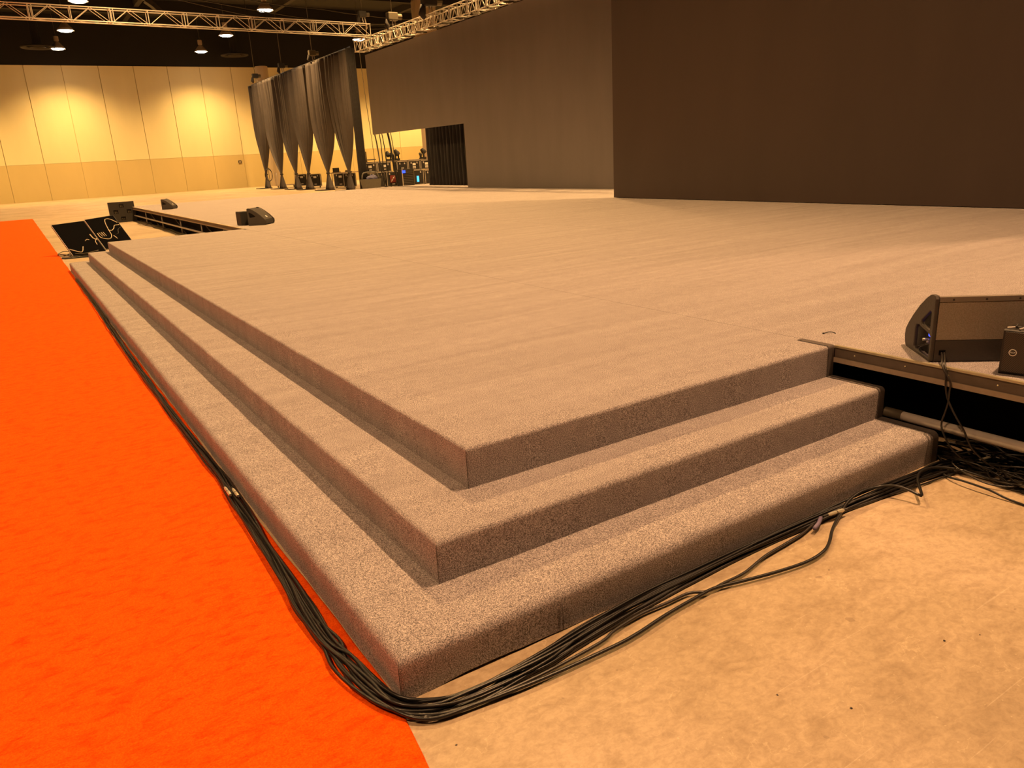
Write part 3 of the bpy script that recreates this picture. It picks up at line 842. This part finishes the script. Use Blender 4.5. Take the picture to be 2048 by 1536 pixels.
# monitors at the far deck edge
wedge('floor_monitor', 'dark wedge floor monitor with round white badge at the far deck edge', (4.35, 17.72, H3), R(-128), 1.02, detail=False)
wedge('floor_monitor', 'farthest small black wedge monitor on the stage edge', (4.30, 30.55, H3), R(-118), 0.95, detail=False)
t = thing('compact_loudspeaker', 'compact black box loudspeaker just behind the badged far floor monitor', 'loudspeaker', (3.90, 17.50, H3), R(12))
q = MB(); q.bevel_box((0, 0, 0), (0.24, 0.26, 0.335), 0.012); q.build('cabinet', 'plastic_black', t)
one_box('grille', (-0.008, 0.015, 0.02), (0.002, 0.245, 0.32), 'grille', t)
# subwoofer at the end of the open deck side
t = thing('stage_box', 'black loudspeaker box with four recessed sockets on the floor at the deck end', 'loudspeaker', (2.72, 35.25, 0.0), R(-4))
tl = Matrix.Rotation(R(-6), 4, 'X')
F = lambda x, z: Vector((x, 0, z))
hl = lambda cx, cz: [(cx - 0.09, cz - 0.075), (cx + 0.09, cz - 0.075), (cx + 0.09, cz + 0.075), (cx - 0.09, cz + 0.075)]
q = MB(); q.plate([(0, 0), (1.02, 0), (1.02, 0.86), (0, 0.86)], [hl(0.51, 0.70), hl(0.26, 0.45), hl(0.78, 0.45), hl(0.51, 0.16)], lambda a, b_, tt: tl @ Vector((a, tt, b_)), -0.03, 0.02)
q.build('front_baffle', 'plastic_black', t, fix=True)
q = MB(); q.box((0.0, 0.05, 0), (1.02, 0.55, 0.86)); q.v = [tuple(tl @ Vector(p)) for p in q.v]; q.build('cabinet', 'case_black', t)
q = MB(); q.box((-0.012, -0.032, 0), (0.0, 0.06, 0.87)); q.v = [tuple(tl @ Vector(p)) for p in q.v]; q.build('edge_strip', 'dull_steel', t)
for cx, cz in ((0.51, 0.70), (0.26, 0.45), (0.78, 0.45), (0.51, 0.16)):
    q = MB(); q.box((cx - 0.05, -0.01, cz - 0.06), (cx - 0.015, 0.04, cz + 0.03)); q.box((cx + 0.02, -0.01, cz - 0.06), (cx + 0.045, 0.04, cz + 0.02))
    q.v = [tuple(tl @ Vector(p)) for p in q.v]; q.build('socket', 'dark_steel', t)

# ------------------------------------------------------------------ tilted flat screens on the floor
def tilted_screen(label, BL, TL, TR, lines):
    BL, TL, TR = Vector(BL), Vector(TL), Vector(TR)
    ex = (TR - TL); ey = TL - BL; n = ex.cross(ey).normalized()
    t = thing('flat_screen', label, 'screen', BL)
    P = lambda a, b_, d: ex * a + ey * b_ + n * d
    def slab(name, a0, a1, b0, b1, d0, d1, mat):
        q = MB()
        q.add([P(a0, b0, d0), P(a1, b0, d0), P(a1, b1, d0), P(a0, b1, d0), P(a0, b0, d1), P(a1, b0, d1), P(a1, b1, d1), P(a0, b1, d1)],
              [(3, 2, 1, 0), (4, 5, 6, 7), (0, 1, 5, 4), (1, 2, 6, 5), (2, 3, 7, 6), (3, 0, 4, 7)])
        return q.build(name, mat, t, fix=True)
    slab('housing', 0, 1, 0, 1, -0.06, -0.004, 'plastic_black')
    slab('glass', 0.012, 0.988, 0.01, 0.99, -0.004, 0.0, 'screen_glass')
    slab('bezel', 0.0, 0.012, 0, 1, -0.006, 0.006, 'dull_steel')
    slab('bezel', 0.0, 1.0, 0.99, 1.0, -0.006, 0.004, 'plastic_black')
    slab('bezel', 0.988, 1.0, 0, 1, -0.006, 0.004, 'plastic_black')
    # prop behind
    q = MB(); q.tube([P(0.5, 0.75, -0.07), Vector((P(0.5, 0.75, 0).x, P(0.5, 0.75, 0).y + 0.25, -BL.z + 0.01))], 0.02, 8); q.build('prop', 'dark_steel', t)
    for pts, r, mat in lines:  # thin tubes stand in for reflections seen in the glass
        q = MB(); q.tube(catmull([P(a, b_, r + 0.001) for a, b_ in pts], 0.03), r, 6); q.build('reflection_tube', mat, t, smooth=True)
    return t
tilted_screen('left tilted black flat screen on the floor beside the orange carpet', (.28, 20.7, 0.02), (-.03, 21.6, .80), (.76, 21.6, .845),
    [([(0.03, 0.20), (0.12, 0.15), (0.28, 0.07), (0.36, 0.10), (0.45, 0.22)], 0.011, 'pale_sling_reflection'),
     ([(0.62, 0.38), (0.70, 0.42), (0.76, 0.40)], 0.010, 'pale_sling_reflection'),
     ([(0.88, 0.55), (0.90, 0.42), (0.98, 0.36)], 0.014, 'pale_sling_reflection'),
     ([(0.88, 0.22), (0.90, 0.33), (0.98, 0.40)], 0.010, 'pale_sling_reflection'),
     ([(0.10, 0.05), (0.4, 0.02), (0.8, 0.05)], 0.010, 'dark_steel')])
tilted_screen('right tilted black flat screen with pale looping reflections, next to the step corner', (1.16, 21.9, 0.02), (.85, 22.8, .81), (1.61, 22.8, .88),
    [([(0.10, 0.50), (0.12, 0.36), (0.30, 0.28), (0.42, 0.30), (0.50, 0.40), (0.52, 0.55), (0.58, 0.80), (0.66, 0.90), (0.80, 0.88), (0.95, 0.74)], 0.011, 'pale_sling_reflection'),
     ([(0.50, 0.55), (0.60, 0.52), (0.72, 0.58), (0.80, 0.66), (0.97, 0.66)], 0.011, 'pale_sling_reflection'),
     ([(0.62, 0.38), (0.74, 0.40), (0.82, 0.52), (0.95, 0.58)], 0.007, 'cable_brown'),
     ([(0.16, 0.52), (0.20, 0.38)], 0.009, 'pale_sling_reflection'), ([(0.23, 0.52), (0.27, 0.38)], 0.009, 'pale_sling_reflection'), ([(0.30, 0.52), (0.33, 0.38)], 0.008, 'pale_sling_reflection'),
     ([(0.55, 0.36), (0.60, 0.24)], 0.009, 'pale_sling_reflection')])
# leads on the floor by the screens
for i, pts in enumerate(([(0.02, 20.55), (0.2, 20.4), (0.6, 20.45), (1.1, 20.4), (1.7, 20.6)],
                         [(-0.02, 20.35), (0.15, 20.25), (0.5, 20.3), (1.0, 20.25), (1.6, 20.2)],
                         [(0.30, 20.75), (0.05, 20.9), (-0.02, 21.6), (0.15, 22.0), (0.35, 21.6), (0.25, 21.0)],
                         [(0.25, 20.5), (0.12, 20.7), (0.10, 21.05), (0.28, 21.15)],
                         [(0.05, 20.2), (0.4, 20.15), (0.9, 20.1), (1.5, 20.3)])):
    q = MB(); q.tube(catmull([(x, y, 0.014 + (0.06 * math.sin(j * 1.4) ** 2 if i in (2, 3) else 0.0)) for j, (x, y) in enumerate(pts)], 0.05), 0.011, 6)
    tag(q.build('floor_cable', 'cable_black', smooth=True), 'thin black cable on the floor at the foot of the tilted screens', 'cable', 'cables by the tilted screens')

# ------------------------------------------------------------------ cables along the steps
def cable(name, pts, r, mat, label, group, step=0.05, z=None):
    q = MB(); q.tube(catmull(pts, step), r, 7)
    return tag(q.build(name, mat, smooth=True), label, 'cable', group)
# centre line of the bundle on the floor (x, y, half width)
spine = [(-0.030, 15.2, .012), (-0.035, 12.0, .018), (-0.060, 7.5, .022), (-0.062, 4.8, .024), (-0.055, 2.7, .022), (-0.068, 2.3, .028), (-0.085, 1.36, .032), (-0.112, 0.82, .042), (-0.105, 0.50, .040),
         (-0.098, 0.33, .035), (-0.078, 0.15, .030), (-0.035, -0.02, .028), (0.070, -0.115, .030), (0.23, -0.150, .030), (0.55, -0.140, .045), (0.85, -0.095, .050), (1.20, -0.065, .045), (1.77, -0.038, .028),
         (2.31, -0.040, .026), (2.87, -0.062, .030), (3.35, -0.085, .030), (3.62, -0.12, .05), (3.85, -0.35, .10), (3.98, -0.75, .12)]
NB = 13
for c in range(NB):
    pts = []
    ph = random.random() * 10
    base = (c / (NB - 1)) * 2 - 1
    lvl = 0.008 + 0.0125 * (c % 3)
    for i, (x, y, w_) in enumerate(spine):
        a = Vector(spine[max(i - 1, 0)][:2]); b_ = Vector(spine[min(i + 1, len(spine) - 1)][:2])
        d = (b_ - a).normalized(); n = Vector((-d.y, d.x))
        off = w_ * 1.25 * max(-1.1, min(1.1, base * 0.7 + 1.2 * nz(i * 0.55, ph)))
        px, py = x + n.x * off, y + n.y * off
        if y > 0.03 and x < 0.0: px = min(px, -0.012)
        if x > 0.05: py = min(py, -0.014)
        zz = (0.011 if px < -0.01 else 0.0) + lvl
        pts.append((px, py, zz))
    # extra wiggle on long spans
    full = catmull(pts, 0.22)
    out = []
    for j, p in enumerate(full):
        wob = 0.012 * nz(j * 0.5, ph, 3.0)
        if p.x < -0.005 and p.y > 0.1: p = Vector((min(-0.012, p.x + wob), p.y, p.z))
        elif p.x > 0.1: p = Vector((p.x, min(-0.013, p.y + wob), p.z))
        out.append(p)
    cable('bundle_cable', out, 0.0062 + 0.0012 * (c % 2), 'cable_black' if c % 3 else 'cable_brown', 'black cable in the bundle hugging the foot of the steps', 'cable bundle along the steps', 0.035)
A = [(-0.13, 0.75), (-0.125, 0.42), (-0.105, 0.15), (-0.055, -0.05), (0.04, -0.16), (0.22, -0.195), (0.50, -0.225), (0.775, -0.236), (0.955, -0.234), (1.186, -0.204), (1.392, -0.189), (1.501, -0.188), (1.651, -0.227), (1.821, -0.267), (2.011, -0.296), (2.155, -0.284), (2.267, -0.239), (2.391, -0.17), (2.566, -0.098), (2.692, -0.055), (2.835, -0.036), (2.956, -0.072)]
Az = [0.02] * 17 + [0.024, 0.035, 0.045, 0.05, 0.06]
cable('loose_cable', [(x, y, z + (0.012 if x < 0 else 0)) for (x, y), z in zip(A, Az)] + [(3.0, -0.14, 0.075), (3.02, -0.215, 0.065), (3.03, -0.27, 0.052), (3.09, -0.23, 0.055), (3.2, -0.15, 0.062), (3.33, -0.10, 0.058), (3.464, -0.115, 0.05), (3.566, -0.214, 0.035), (3.596, -0.375, 0.02), (3.60, -0.6, 0.012), (3.62, -0.95, 0.01)], 0.0082, 'cable_black',
      'thick black cable swinging widest onto the bare concrete, with a raised kink', None, 0.02)
B = [(0.0, -0.13), (0.2, -0.185), (0.5, -0.20), (0.818, -0.183), (0.921, -0.154), (1.093, -0.133), (1.247, -0.14), (1.374, -0.143), (1.452, -0.183), (1.563, -0.181), (1.708, -0.178), (1.905, -0.137), (2.083, -0.12), (2.236, -0.103), (2.409, -0.064), (2.549, -0.052), (2.792, -0.052), (3.067, -0.066), (3.387, -0.085), (3.6, -0.2)]
cable('loose_cable', [(x, y, 0.018) for x, y in B], 0.0072, 'cable_brown', 'black cable crossing twice under the thick loose one on the concrete', None, 0.02)
C = [(3.88, -0.266), (3.715, -0.197), (3.521, -0.177), (3.259, -0.151), (3.073, -0.125), (2.823, -0.095), (2.5, -0.07)]
cable('loose_cable', [(x, y, 0.012) for x, y in C], 0.0055, 'cable_black', 'thin black cable ending in a pale inline connector by the cable pile', None, 0.03)
# inline connectors
def inline_plug(a, b_, label, mat='connector_metal', r=0.0095):
    a = Vector(a); b_ = Vector(b_)
    t = thing('cable_connector', label, 'connector', a)
    d = b_ - a; L = d.length
    q = MB(); q.tube([(0, 0, 0), d * 0.12, d * 0.14, d * 0.55], [r * 0.75, r * 0.8, r, r], 12); q.build('shell', mat, t)
    q = MB(); q.tube([d * 0.55, d * 0.9, d], [r * 1.12, r * 1.12, r * 0.8], 12); q.build('collar', mat, t)
    q = MB(); q.tube([d * 0.53, d * 0.57], r * 1.2, 12); q.build('ring', 'dark_steel', t)
    u = d.normalized()
    q = MB(); q.tube([-u * 0.035, Vector((0, 0, 0))], [r * 0.5, r * 0.7], 8); q.build('strain_relief', 'cable_black', t)
    q = MB(); q.tube([d, d + u * 0.03], [r * 0.7, r * 0.5], 8); q.build('strain_relief', 'cable_black', t)
    return t
inline_plug((-0.085, 2.44, 0.055), (-0.085, 2.30, 0.055), 'silver inline connector on the cable bundle, nearer the orange carpet')
inline_plug((-0.052, 2.37, 0.06), (-0.052, 2.24, 0.06), 'silver inline connector on the cable bundle, nearer the bottom step')
inline_plug((2.463, -0.088, 0.045), (2.575, -0.104, 0.045), 'pale green silver connector on the cable bundle in front of the near steps')
inline_plug((3.692, -0.240, 0.075), (3.88, -0.272, 0.075), 'long pale inline connector lying on the cable pile under the deck', r=0.008)
q = MB(); q.tube(catmull([(2.30, -0.125, 0.032), (2.36, -0.105, 0.034), (2.42, -0.075, 0.036)], 0.02), 0.011, 8)
tag(q.build('cable_marker', 'purple_tape', smooth=True), 'purple-grey tape marker round the bundle cable beside the pale connector', 'tape')
# cable pile under the deck
random.seed(21)
for c in range(46):
    x0 = 3.52 + random.random() * 0.75
    pts = []; y = 0.12 + random.random() * 0.12 - 0.35 * random.random()
    x = x0; lv = 0.012 + 0.085 * random.random()
    dirx = random.uniform(-0.25, 0.35)
    for i in range(10):
        lim = 3.42 if y < -0.05 else 3.70
        pts.append((max(lim, x), y, max(0.009, lv * (0.6 + 0.5 * math.sin(i * 1.3 + c)))))
        y -= 0.10 + 0.05 * random.random(); x += dirx * 0.12 + random.uniform(-0.07, 0.07)
    cable('pile_cable', pts, random.choice((0.0045, 0.0055, 0.0065)), random.choice(('cable_black', 'cable_black', 'cable_brown')), 'black cable in the tangled pile under the near deck edge', 'cable pile under the deck', 0.03)
for c in range(7):
    cx, cy, rr = 3.60 + random.random() * 0.25, -0.22 - random.random() * 0.35, 0.07 + random.random() * 0.08
    pts = [(cx + rr * math.cos(a) * 1.0, cy + rr * 1.5 * math.sin(a), 0.02 + 0.04 * random.random()) for a in [i * 0.75 + c for i in range(9)]]
    cable('coiled_cable', pts, 0.005, 'cable_brown', 'loosely coiled thin cable on the edge of the cable pile', 'coils on the cable pile', 0.025)
for c in range(5):
    t = thing('orange_tie', 'orange cable tie wrapped on the cable pile at the right edge', 'cable tie', (4.01 + 0.02 * (c % 3), -0.27 - 0.035 * c, 0.10), 0, 'orange ties on the cable pile')
    q = MB(); q.tube(catmull([(-0.05, 0.01, 0), (-0.02, -0.005, 0.018), (0.02, 0.006, 0.02), (0.05, -0.01, 0.0)], 0.01), 0.006, 6); q.build('strap', 'cable_orange', t, smooth=True)
    one_box('buckle', (-0.012, -0.008, 0.016), (0.008, 0.008, 0.028), 'cable_orange', t)
one = one_box('power_box', (3.98, -0.62, 0.0), (4.14, -0.36, 0.10), 'plastic_black', None, 0.012)
tag(one, 'black power box half buried in the cable pile at the right edge', 'power box')
# cables under the far open side of the deck
random.seed(5)
for c in range(9):
    y = 18.5 + random.random() * 2; pts = []
    x = XN - 0.15 + random.random() * 0.4
    for i in range(12):
        pts.append((x, y, 0.02 + 0.05 * random.random())); y += 1.3; x = min(XN + 0.35, max(XN - 0.25, x + random.uniform(-0.12, 0.12)))
    cable('deck_cable', pts, 0.014, 'cable_black', 'black cable lying under the open far deck side', 'cables under the far deck side', 0.2)

# ------------------------------------------------------------------ cases and gear behind the stage
def flight_case(w_, d_, h_, card=1, wheels=True):
    t = thing('flight_case', 'x', 'case')
    z0 = 0.12 if wheels else 0.0
    one_box('body', (0.02, 0.02, z0 + 0.02), (w_ - 0.02, d_ - 0.02, h_ - 0.02), 'case_black', t)
    e = 0.045
    q = MB()
    for y in (0.0, d_ - e):
        q.box((0, y, z0), (w_, y + e, z0 + e)); q.box((0, y, h_ - e), (w_, y + e, h_))
        q.box((0, y, z0), (e, y + e, h_)); q.box((w_ - e, y, z0), (w_, y + e, h_))
    for z in (z0, h_ - e):
        q.box((0, 0, z), (e, d_, z + e)); q.box((w_ - e, 0, z), (w_, d_, z + e))
    q.build('edge_trim', 'case_edge', t)
    for i in range(card):
        one_box('card', (w_ / 2 - 0.12, 0.004, h_ - 0.34 - 0.22 * i), (w_ / 2 + 0.12, 0.019, h_ - 0.18 - 0.22 * i), 'white_print', t)
    one_box('handle', (w_ / 2 - 0.10, -0.02, z0 + 0.14), (w_ / 2 + 0.10, 0.019, z0 + 0.22), 'dull_steel', t)
    for sx in (0.2, w_ - 0.28):
        one_box('latch', (sx, -0.01, h_ - 0.22), (sx + 0.08, 0.019, h_ - 0.10), 'dull_steel', t)
    if wheels:
        for wx in (0.15, w_ - 0.15):
            for wy in (0.15, d_ - 0.15):
                q = MB(); q.tube([(wx - 0.03, wy, 0.06), (wx + 0.03, wy, 0.06)], 0.06, 10); q.build('wheel', 'cable_black', t)
    return t
def put_case(x, y, z, w_, h_, label, card=1, wheels=True, rz=0.0):
    t = flight_case(w_, 0.75, h_, card, wheels); t.location = (x, y, z); t.rotation_euler = (0, 0, rz); t['label'] = label; t['group'] = 'flight cases behind the stage'
    return t
GY = 50.0
# lower rank, left to right
put_case(21.6, 68.5, 0, 0.95, 1.15, 'low flight case seen between the first and second tied drapes', 1, rz=R(-25))
put_case(21.3, 64.0, 0, 0.95, 1.15, 'low flight case seen between the second and third tied drapes', 1, rz=R(-25))
put_case(21.6, 58.9, 0, 1.05, 1.15, 'squarish flight case with white card between the fourth and fifth drapes', 1, rz=R(-25))
put_case(21.5, 56.5, 0, 0.95, 1.15, 'squarish flight case with white card just left of the fifth drape', 1, rz=R(-25))
put_case(20.95, GY - 0.2, 0, 1.15, 1.16, 'dark lower flight case right of the grey bin', 0)
put_case(22.2, GY - 0.2, 0, 1.0, 1.16, 'lower flight case with reddish stickers beside the dark rack', 0)
put_case(24.0, GY - 0.2, 0, 1.15, 1.16, 'open-fronted lower case with a cyan lit screen inside', 0)
put_case(25.25, GY - 0.2, 0, 0.95, 1.10, 'plain lower case next to the doorway curtain', 0)
put_case(26.25, GY - 0.2, 0, 0.95, 1.16, 'lowest rightmost case half hidden by the doorway curtain', 0)
# upper rank
for i, (x, w_, lab) in enumerate(((20.55, 1.05, 'upper flight case with one white card, leftmost of the upper rank'),
                                  (21.65, 1.05, 'upper flight case with a large white card, second of the upper rank'),
                                  (23.15, 0.85, 'upper case behind the hanging cables, without a visible card'),
                                  (24.05, 0.95, 'upper flight case with two white cards, left one of the pair'),
                                  (25.05, 0.95, 'upper flight case with two white cards, right one of the pair'),
                                  (26.05, 0.85, 'upper flight case cut by the doorway curtain at the end of the rank'))):
    put_case(x, GY - 0.05, 1.17, w_, 0.66, lab, (1, 1, 0, 2, 2, 0)[i], False)
t = thing('plank', 'long pale bar laid along the top of the upper flight cases', 'plank', (20.5, GY + 0.3, 1.835))
one_box('bar', (0, 0, 0), (6.6, 0.3, 0.07), 'wood_pale', t)
one_box('bar_edge', (0, -0.02, 0.02), (6.6, 0, 0.05), 'case_edge', t)
# cyan screen and stickers
t = thing('lit_monitor', 'small cyan glowing monitor inside the open lower case', 'screen', (24.55, GY - 0.27, 0.32))
one_box('screen', (0, 0, 0), (0.16, 0.03, 0.42), 'display_cyan', t)
one_box('status_light', (-0.30, 0, 0.12), (-0.20, 0.03, 0.2), 'display_cyan', t)
one_box('bezel', (-0.34, 0.031, -0.05), (0.22, 0.05, 0.5), 'plastic_black', t)
t = thing('sticker_sheet', 'reddish sticker sheet on the lower case beside the dark rack', 'sticker', (22.45, GY - 0.23, 0.4))
one_box('sheet', (0, 0, 0), (0.42, 0.006, 0.5), 'red_dark', t)
for i in range(5): one_box('sticker', (0.05 + 0.06 * i, -0.004, 0.06 + 0.08 * i), (0.13 + 0.06 * i, 0, 0.14 + 0.08 * i), 'white_print' if i % 2 else 'wood_pale', t)
# equipment rack with blue light
t = thing('equipment_rack', 'dark slatted equipment rack with a blue light under the hanging cables', 'rack', (22.95, GY - 1.2, 0))
one_box('body', (0, 0.03, 0), (0.95, 0.7, 1.28), 'case_black', t)
for i in range(9): one_box('slat', (0.08, 0, 0.1 + 0.115 * i), (0.87, 0.03, 0.16 + 0.115 * i), 'plastic_grey', t)
one_box('post', (0, -0.01, 0), (0.06, 0.03, 1.28), 'case_edge', t); one_box('post', (0.89, -0.01, 0), (0.95, 0.03, 1.28), 'dark_steel', t)
one_box('blue_light', (0.02, -0.03, 1.02), (0.26, 0.0, 1.20), 'display_blue', t)
# grey bin with bag
t = thing('waste_bin', 'grey plastic bin holding a bag, in front of the flight cases', 'bin', (19.75, GY - 2.0, 0))
q = MB(); q.add([(0.12, 0.08, 0), (1.12, 0.08, 0), (1.12, 0.7, 0), (0.12, 0.7, 0), (0, 0, 0.78), (1.25, 0, 0.78), (1.25, 0.8, 0.78), (0, 0.8, 0.78), (0.05, 0.05, 0.78), (1.2, 0.05, 0.78), (1.2, 0.75, 0.78), (0.05, 0.75, 0.78), (0.05, 0.05, 0.6), (1.2, 0.05, 0.6), (1.2, 0.75, 0.6), (0.05, 0.75, 0.6)],
      [(3, 2, 1, 0), (0, 1, 5, 4), (1, 2, 6, 5), (2, 3, 7, 6), (3, 0, 4, 7), (4, 5, 9, 8), (5, 6, 10, 9), (6, 7, 11, 10), (7, 4, 8, 11), (8, 9, 13, 12), (9, 10, 14, 13), (10, 11, 15, 14), (11, 8, 12, 15), (12, 13, 14, 15)]); q.build('tub', 'bin_grey', t)
q = MB(); q.tube(catmull([(0.0, 0.4, 0.78), (0.08, 0.4, 1.12), (0.3, 0.4, 1.22), (0.95, 0.4, 1.22), (1.15, 0.4, 1.1), (1.25, 0.4, 0.78)], 0.1), 0.05, 8); q.build('hoop', 'bin_grey', t, smooth=True)
bm = bmesh.new(); bmesh.ops.create_icosphere(bm, subdivisions=3, radius=0.33)
for v in bm.verts: v.co = Vector((v.co.x * 1.2, v.co.y * 0.8, v.co.z * 0.7)) * (1 + 0.25 * nz(v.co.x * 6, v.co.y * 6, v.co.z * 6))
bm.verts.index_update(); q = MB(); q.add([v.co[:] for v in bm.verts], [[v.index for v in f.verts] for f in bm.faces]); bm.free()
q.build('bag', 'bag_blue', t, smooth=True, matrix=Matrix.Translation((0.75, 0.4, 0.82)))
# hand cart, cabling hoop, stands, small lights behind the drapes
t = thing('push_cart', 'flat push cart with upright frame between the drapes', 'cart', (20.6, 71.0, 0))
one_box('platform', (0, 0, 0.2), (1.9, 0.8, 0.28), 'wood_pale', t)
for x in (0.03, 1.87):
    q = MB(); q.tube(catmull([(x, 0.1, 0.28), (x, 0.1, 1.25), (x, 0.4, 1.35), (x, 0.7, 1.25), (x, 0.7, 0.28)], 0.1), 0.03, 8); q.build('upright_frame', 'dull_steel', t, smooth=True)
for x in (0.2, 1.7):
    for y in (0.1, 0.7):
        q = MB(); q.tube([(x - 0.03, y, 0.1), (x + 0.03, y, 0.1)], 0.1, 12); q.build('wheel', 'cable_black', t)
t = thing('cable_hoop', 'coiled cable hanging as a hoop beside the first tied drape', 'cable', (19.4, 69.3, 0.0))
q = MB(); q.tube([(0.30 * math.cos(a), 0, 1.25 + 0.55 * math.sin(a)) for a in [i * 2 * math.pi / 28 for i in range(29)]], 0.03, 6); q.build('coil', 'cable_black', t, smooth=True)
q = MB(); q.tube([(0.33 * math.cos(a), 0.06, 1.22 + 0.5 * math.sin(a)) for a in [i * 2 * math.pi / 28 for i in range(29)]], 0.025, 6); q.build('coil', 'cable_brown', t, smooth=True)
q = MB(); q.tube([(0.05, 0.12, 0), (0.05, 0.12, 1.85), (0.05, -0.02, 1.85)], 0.025, 6); q.build('stand', 'dark_steel', t)
t = thing('work_table', 'table with small equipment behind the third and fourth tied drapes', 'table', (22.6, 61.5, 0))
one_box('table_top', (0, 0, 1.12), (3.6, 0.8, 1.18), 'wood_pale', t)
for x in (0.08, 3.48):
    for y in (0.06, 0.7): one_box('leg', (x, y, 0), (x + 0.05, y + 0.05, 1.12), 'dull_steel', t)
for x, w_, h_, m_, nm, lab in ((0.1, 0.6, 0.38, 'plastic_black', 'laptop', 'small dark laptop-like console left on the table between the drapes'), (1.2, 0.5, 0.14, 'dark_steel', 'mixer_box', 'low grey box standing on the middle of the table'), (2.6, 0.75, 0.75, 'plastic_black', 'display_box', 'tall dark display box on the right of the table')):
    t = thing(nm, lab, 'equipment', (22.6 + x, 61.7, 1.181))
    one_box('base', (0, -0.1, 0), (w_, 0.3, 0.05), m_, t); one_box('panel', (0.02, 0.2, 0.05), (w_ - 0.02, 0.26, h_), m_, t)
t = thing('pipe_stand', 'dark H-shaped pipe stand rising behind the fifth and sixth drapes', 'stand', (22.0, GY + 4.0, 0))
q = MB(); q.tube([(0, 0, 0), (0, 0, 2.55)], 0.04, 8); q.build('pole', 'dark_steel', t)
q = MB(); q.tube([(0.55, 0, 0), (0.55, 0, 2.65)], 0.04, 8); q.build('pole', 'dark_steel', t)
q = MB(); q.tube([(-0.1, 0, 2.05), (1.3, 0, 2.05)], 0.04, 8); q.build('cross_pipe', 'dark_steel', t)
for i, (x, s) in enumerate(((22.75, 1.0), (23.05, 0.85), (23.45, 1.15), (25.35, 0.7), (25.6, 1.15), (26.2, 0.8))):
    t = thing('moving_light', ('dark stage light standing on the cases, first of the left trio', 'dark stage light standing on the cases, middle of the left trio', 'dark stage light on the cases, right of the left trio',
              'small dark stage light on the cases left of the tall one', 'tallest dark stage light on the cases near the curtain', 'dark stage light on the cases touching the doorway curtain')[i], 'stage light', (x, GY + 0.45, 1.906), 0.3 * i, 'stage lights on the cases')
    q = MB(); q.lathe([(0.17 * s, 0), (0.18 * s, 0.04), (0.17 * s, 0.12 * s)], 12); q.build('base', 'plastic_black', t)
    for sx in (-1, 1): one_box('yoke_arm', (sx * 0.17 * s - 0.02, -0.05, 0.11 * s), (sx * 0.17 * s + 0.02, 0.05, 0.5 * s), 'plastic_black', t)
    q = MB(); q.tube([(0, -0.1 * s, 0.34 * s), (0, 0.0, 0.46 * s), (0, 0.12 * s, 0.62 * s)], [0.15 * s, 0.16 * s, 0.10 * s], 12); q.build('head', 'plastic_black', t)
# cables hanging under the video wall
for i, (x, ya, yb, za, zb, r) in enumerate(((17.0, 39.2, 38.5, 3.6, 0.9, 0.035), (17.1, 38.75, 38.5, 3.6, 0.8, 0.025), (17.15, 38.55, 38.0, 3.6, 0.8, 0.025), (17.2, 37.9, 37.2, 3.6, 1.0, 0.055), (17.15, 37.4, 36.9, 3.6, 0.9, 0.02))):
    pts = [(x, ya, za), (x + 0.05, ya * 0.7 + yb * 0.3 + 0.05, za * 0.7 + zb * 0.3), (x - 0.03, ya * 0.35 + yb * 0.65 - 0.04, za * 0.35 + zb * 0.65), (x, yb, zb), (x + 0.1, yb - 0.1, 0.03)]
    cable('hanging_cable', pts, r, 'cable_black', ('black cable hanging under the far end of the video wall, leftmost', 'black cable hanging second from left under the video wall end', 'black cable hanging third from left under the video wall end', 'thickest black cable hanging at a slant under the video wall end', 'thin rightmost cable hanging under the video wall end')[i], 'cables hanging under the video wall', 0.15)
cable('drop_line', [(20.6, 48.6, 9.0), (20.65, 48.5, 6.0), (20.75, 48.4, 3.5), (20.8, 48.4, 1.9), (20.8, 48.4, 0.02)], 0.02, 'dark_steel', 'thin dark line dropping beside the near end of the drape row', None, 0.4)

# ------------------------------------------------------------------ scraps
def crumb(loc, s, seed):
    bm = bmesh.new(); bmesh.ops.create_icosphere(bm, subdivisions=1, radius=s)
    for v in bm.verts:
        v.co *= 1 + 0.5 * nz(v.co.x * 300 + seed, v.co.y * 300, v.co.z * 300); v.co.z = max(0, v.co.z * 0.6 + s * 0.3)
    bm.verts.index_update(); q = MB(); q.add([v.co[:] for v in bm.verts], [[v.index for v in f.verts] for f in bm.faces]); bm.free()
    return q.build('debris_crumb', 'cable_brown', matrix=Matrix.Translation(loc))
for i, ((x, y), s, lab) in enumerate((((1.948, -0.994), 0.0055, 'largest dark crumb on the concrete near the right edge'), ((1.311, -1.007), 0.0048, 'dark crumb on the concrete near the bottom edge, centre right'),
                                      ((1.159, -0.805), 0.0040, 'small dark crumb on the concrete left of the bottom-edge one'), ((2.057, -0.385), 0.0028, 'tiny dark crumb on the concrete between the loose cable and the right edge'),
                                      ((2.097, -1.057), 0.0030, 'tiny dark crumb just above right of the largest one'), ((0.064, -0.31), 0.0036, 'dark crumb on the concrete beside the orange carpet corner'))):
    tag(crumb((x, y, 0), s, i * 3.1), lab, 'debris')
t = thing('tie_scrap', 'small black scrap of cable tie lying on the stage carpet', 'scrap', (3.92, 0.975, H3))
q = MB(); q.tube(catmull([(-0.03, 0.03, 0.004), (0.0, 0.012, 0.012), (0.02, -0.012, 0.010), (0.022, -0.03, 0.004)], 0.008), 0.0035, 6); q.build('strap', 'cable_black', t, smooth=True)
one_box('buckle', (-0.038, 0.026, 0.001), (-0.026, 0.036, 0.009), 'cable_black', t)
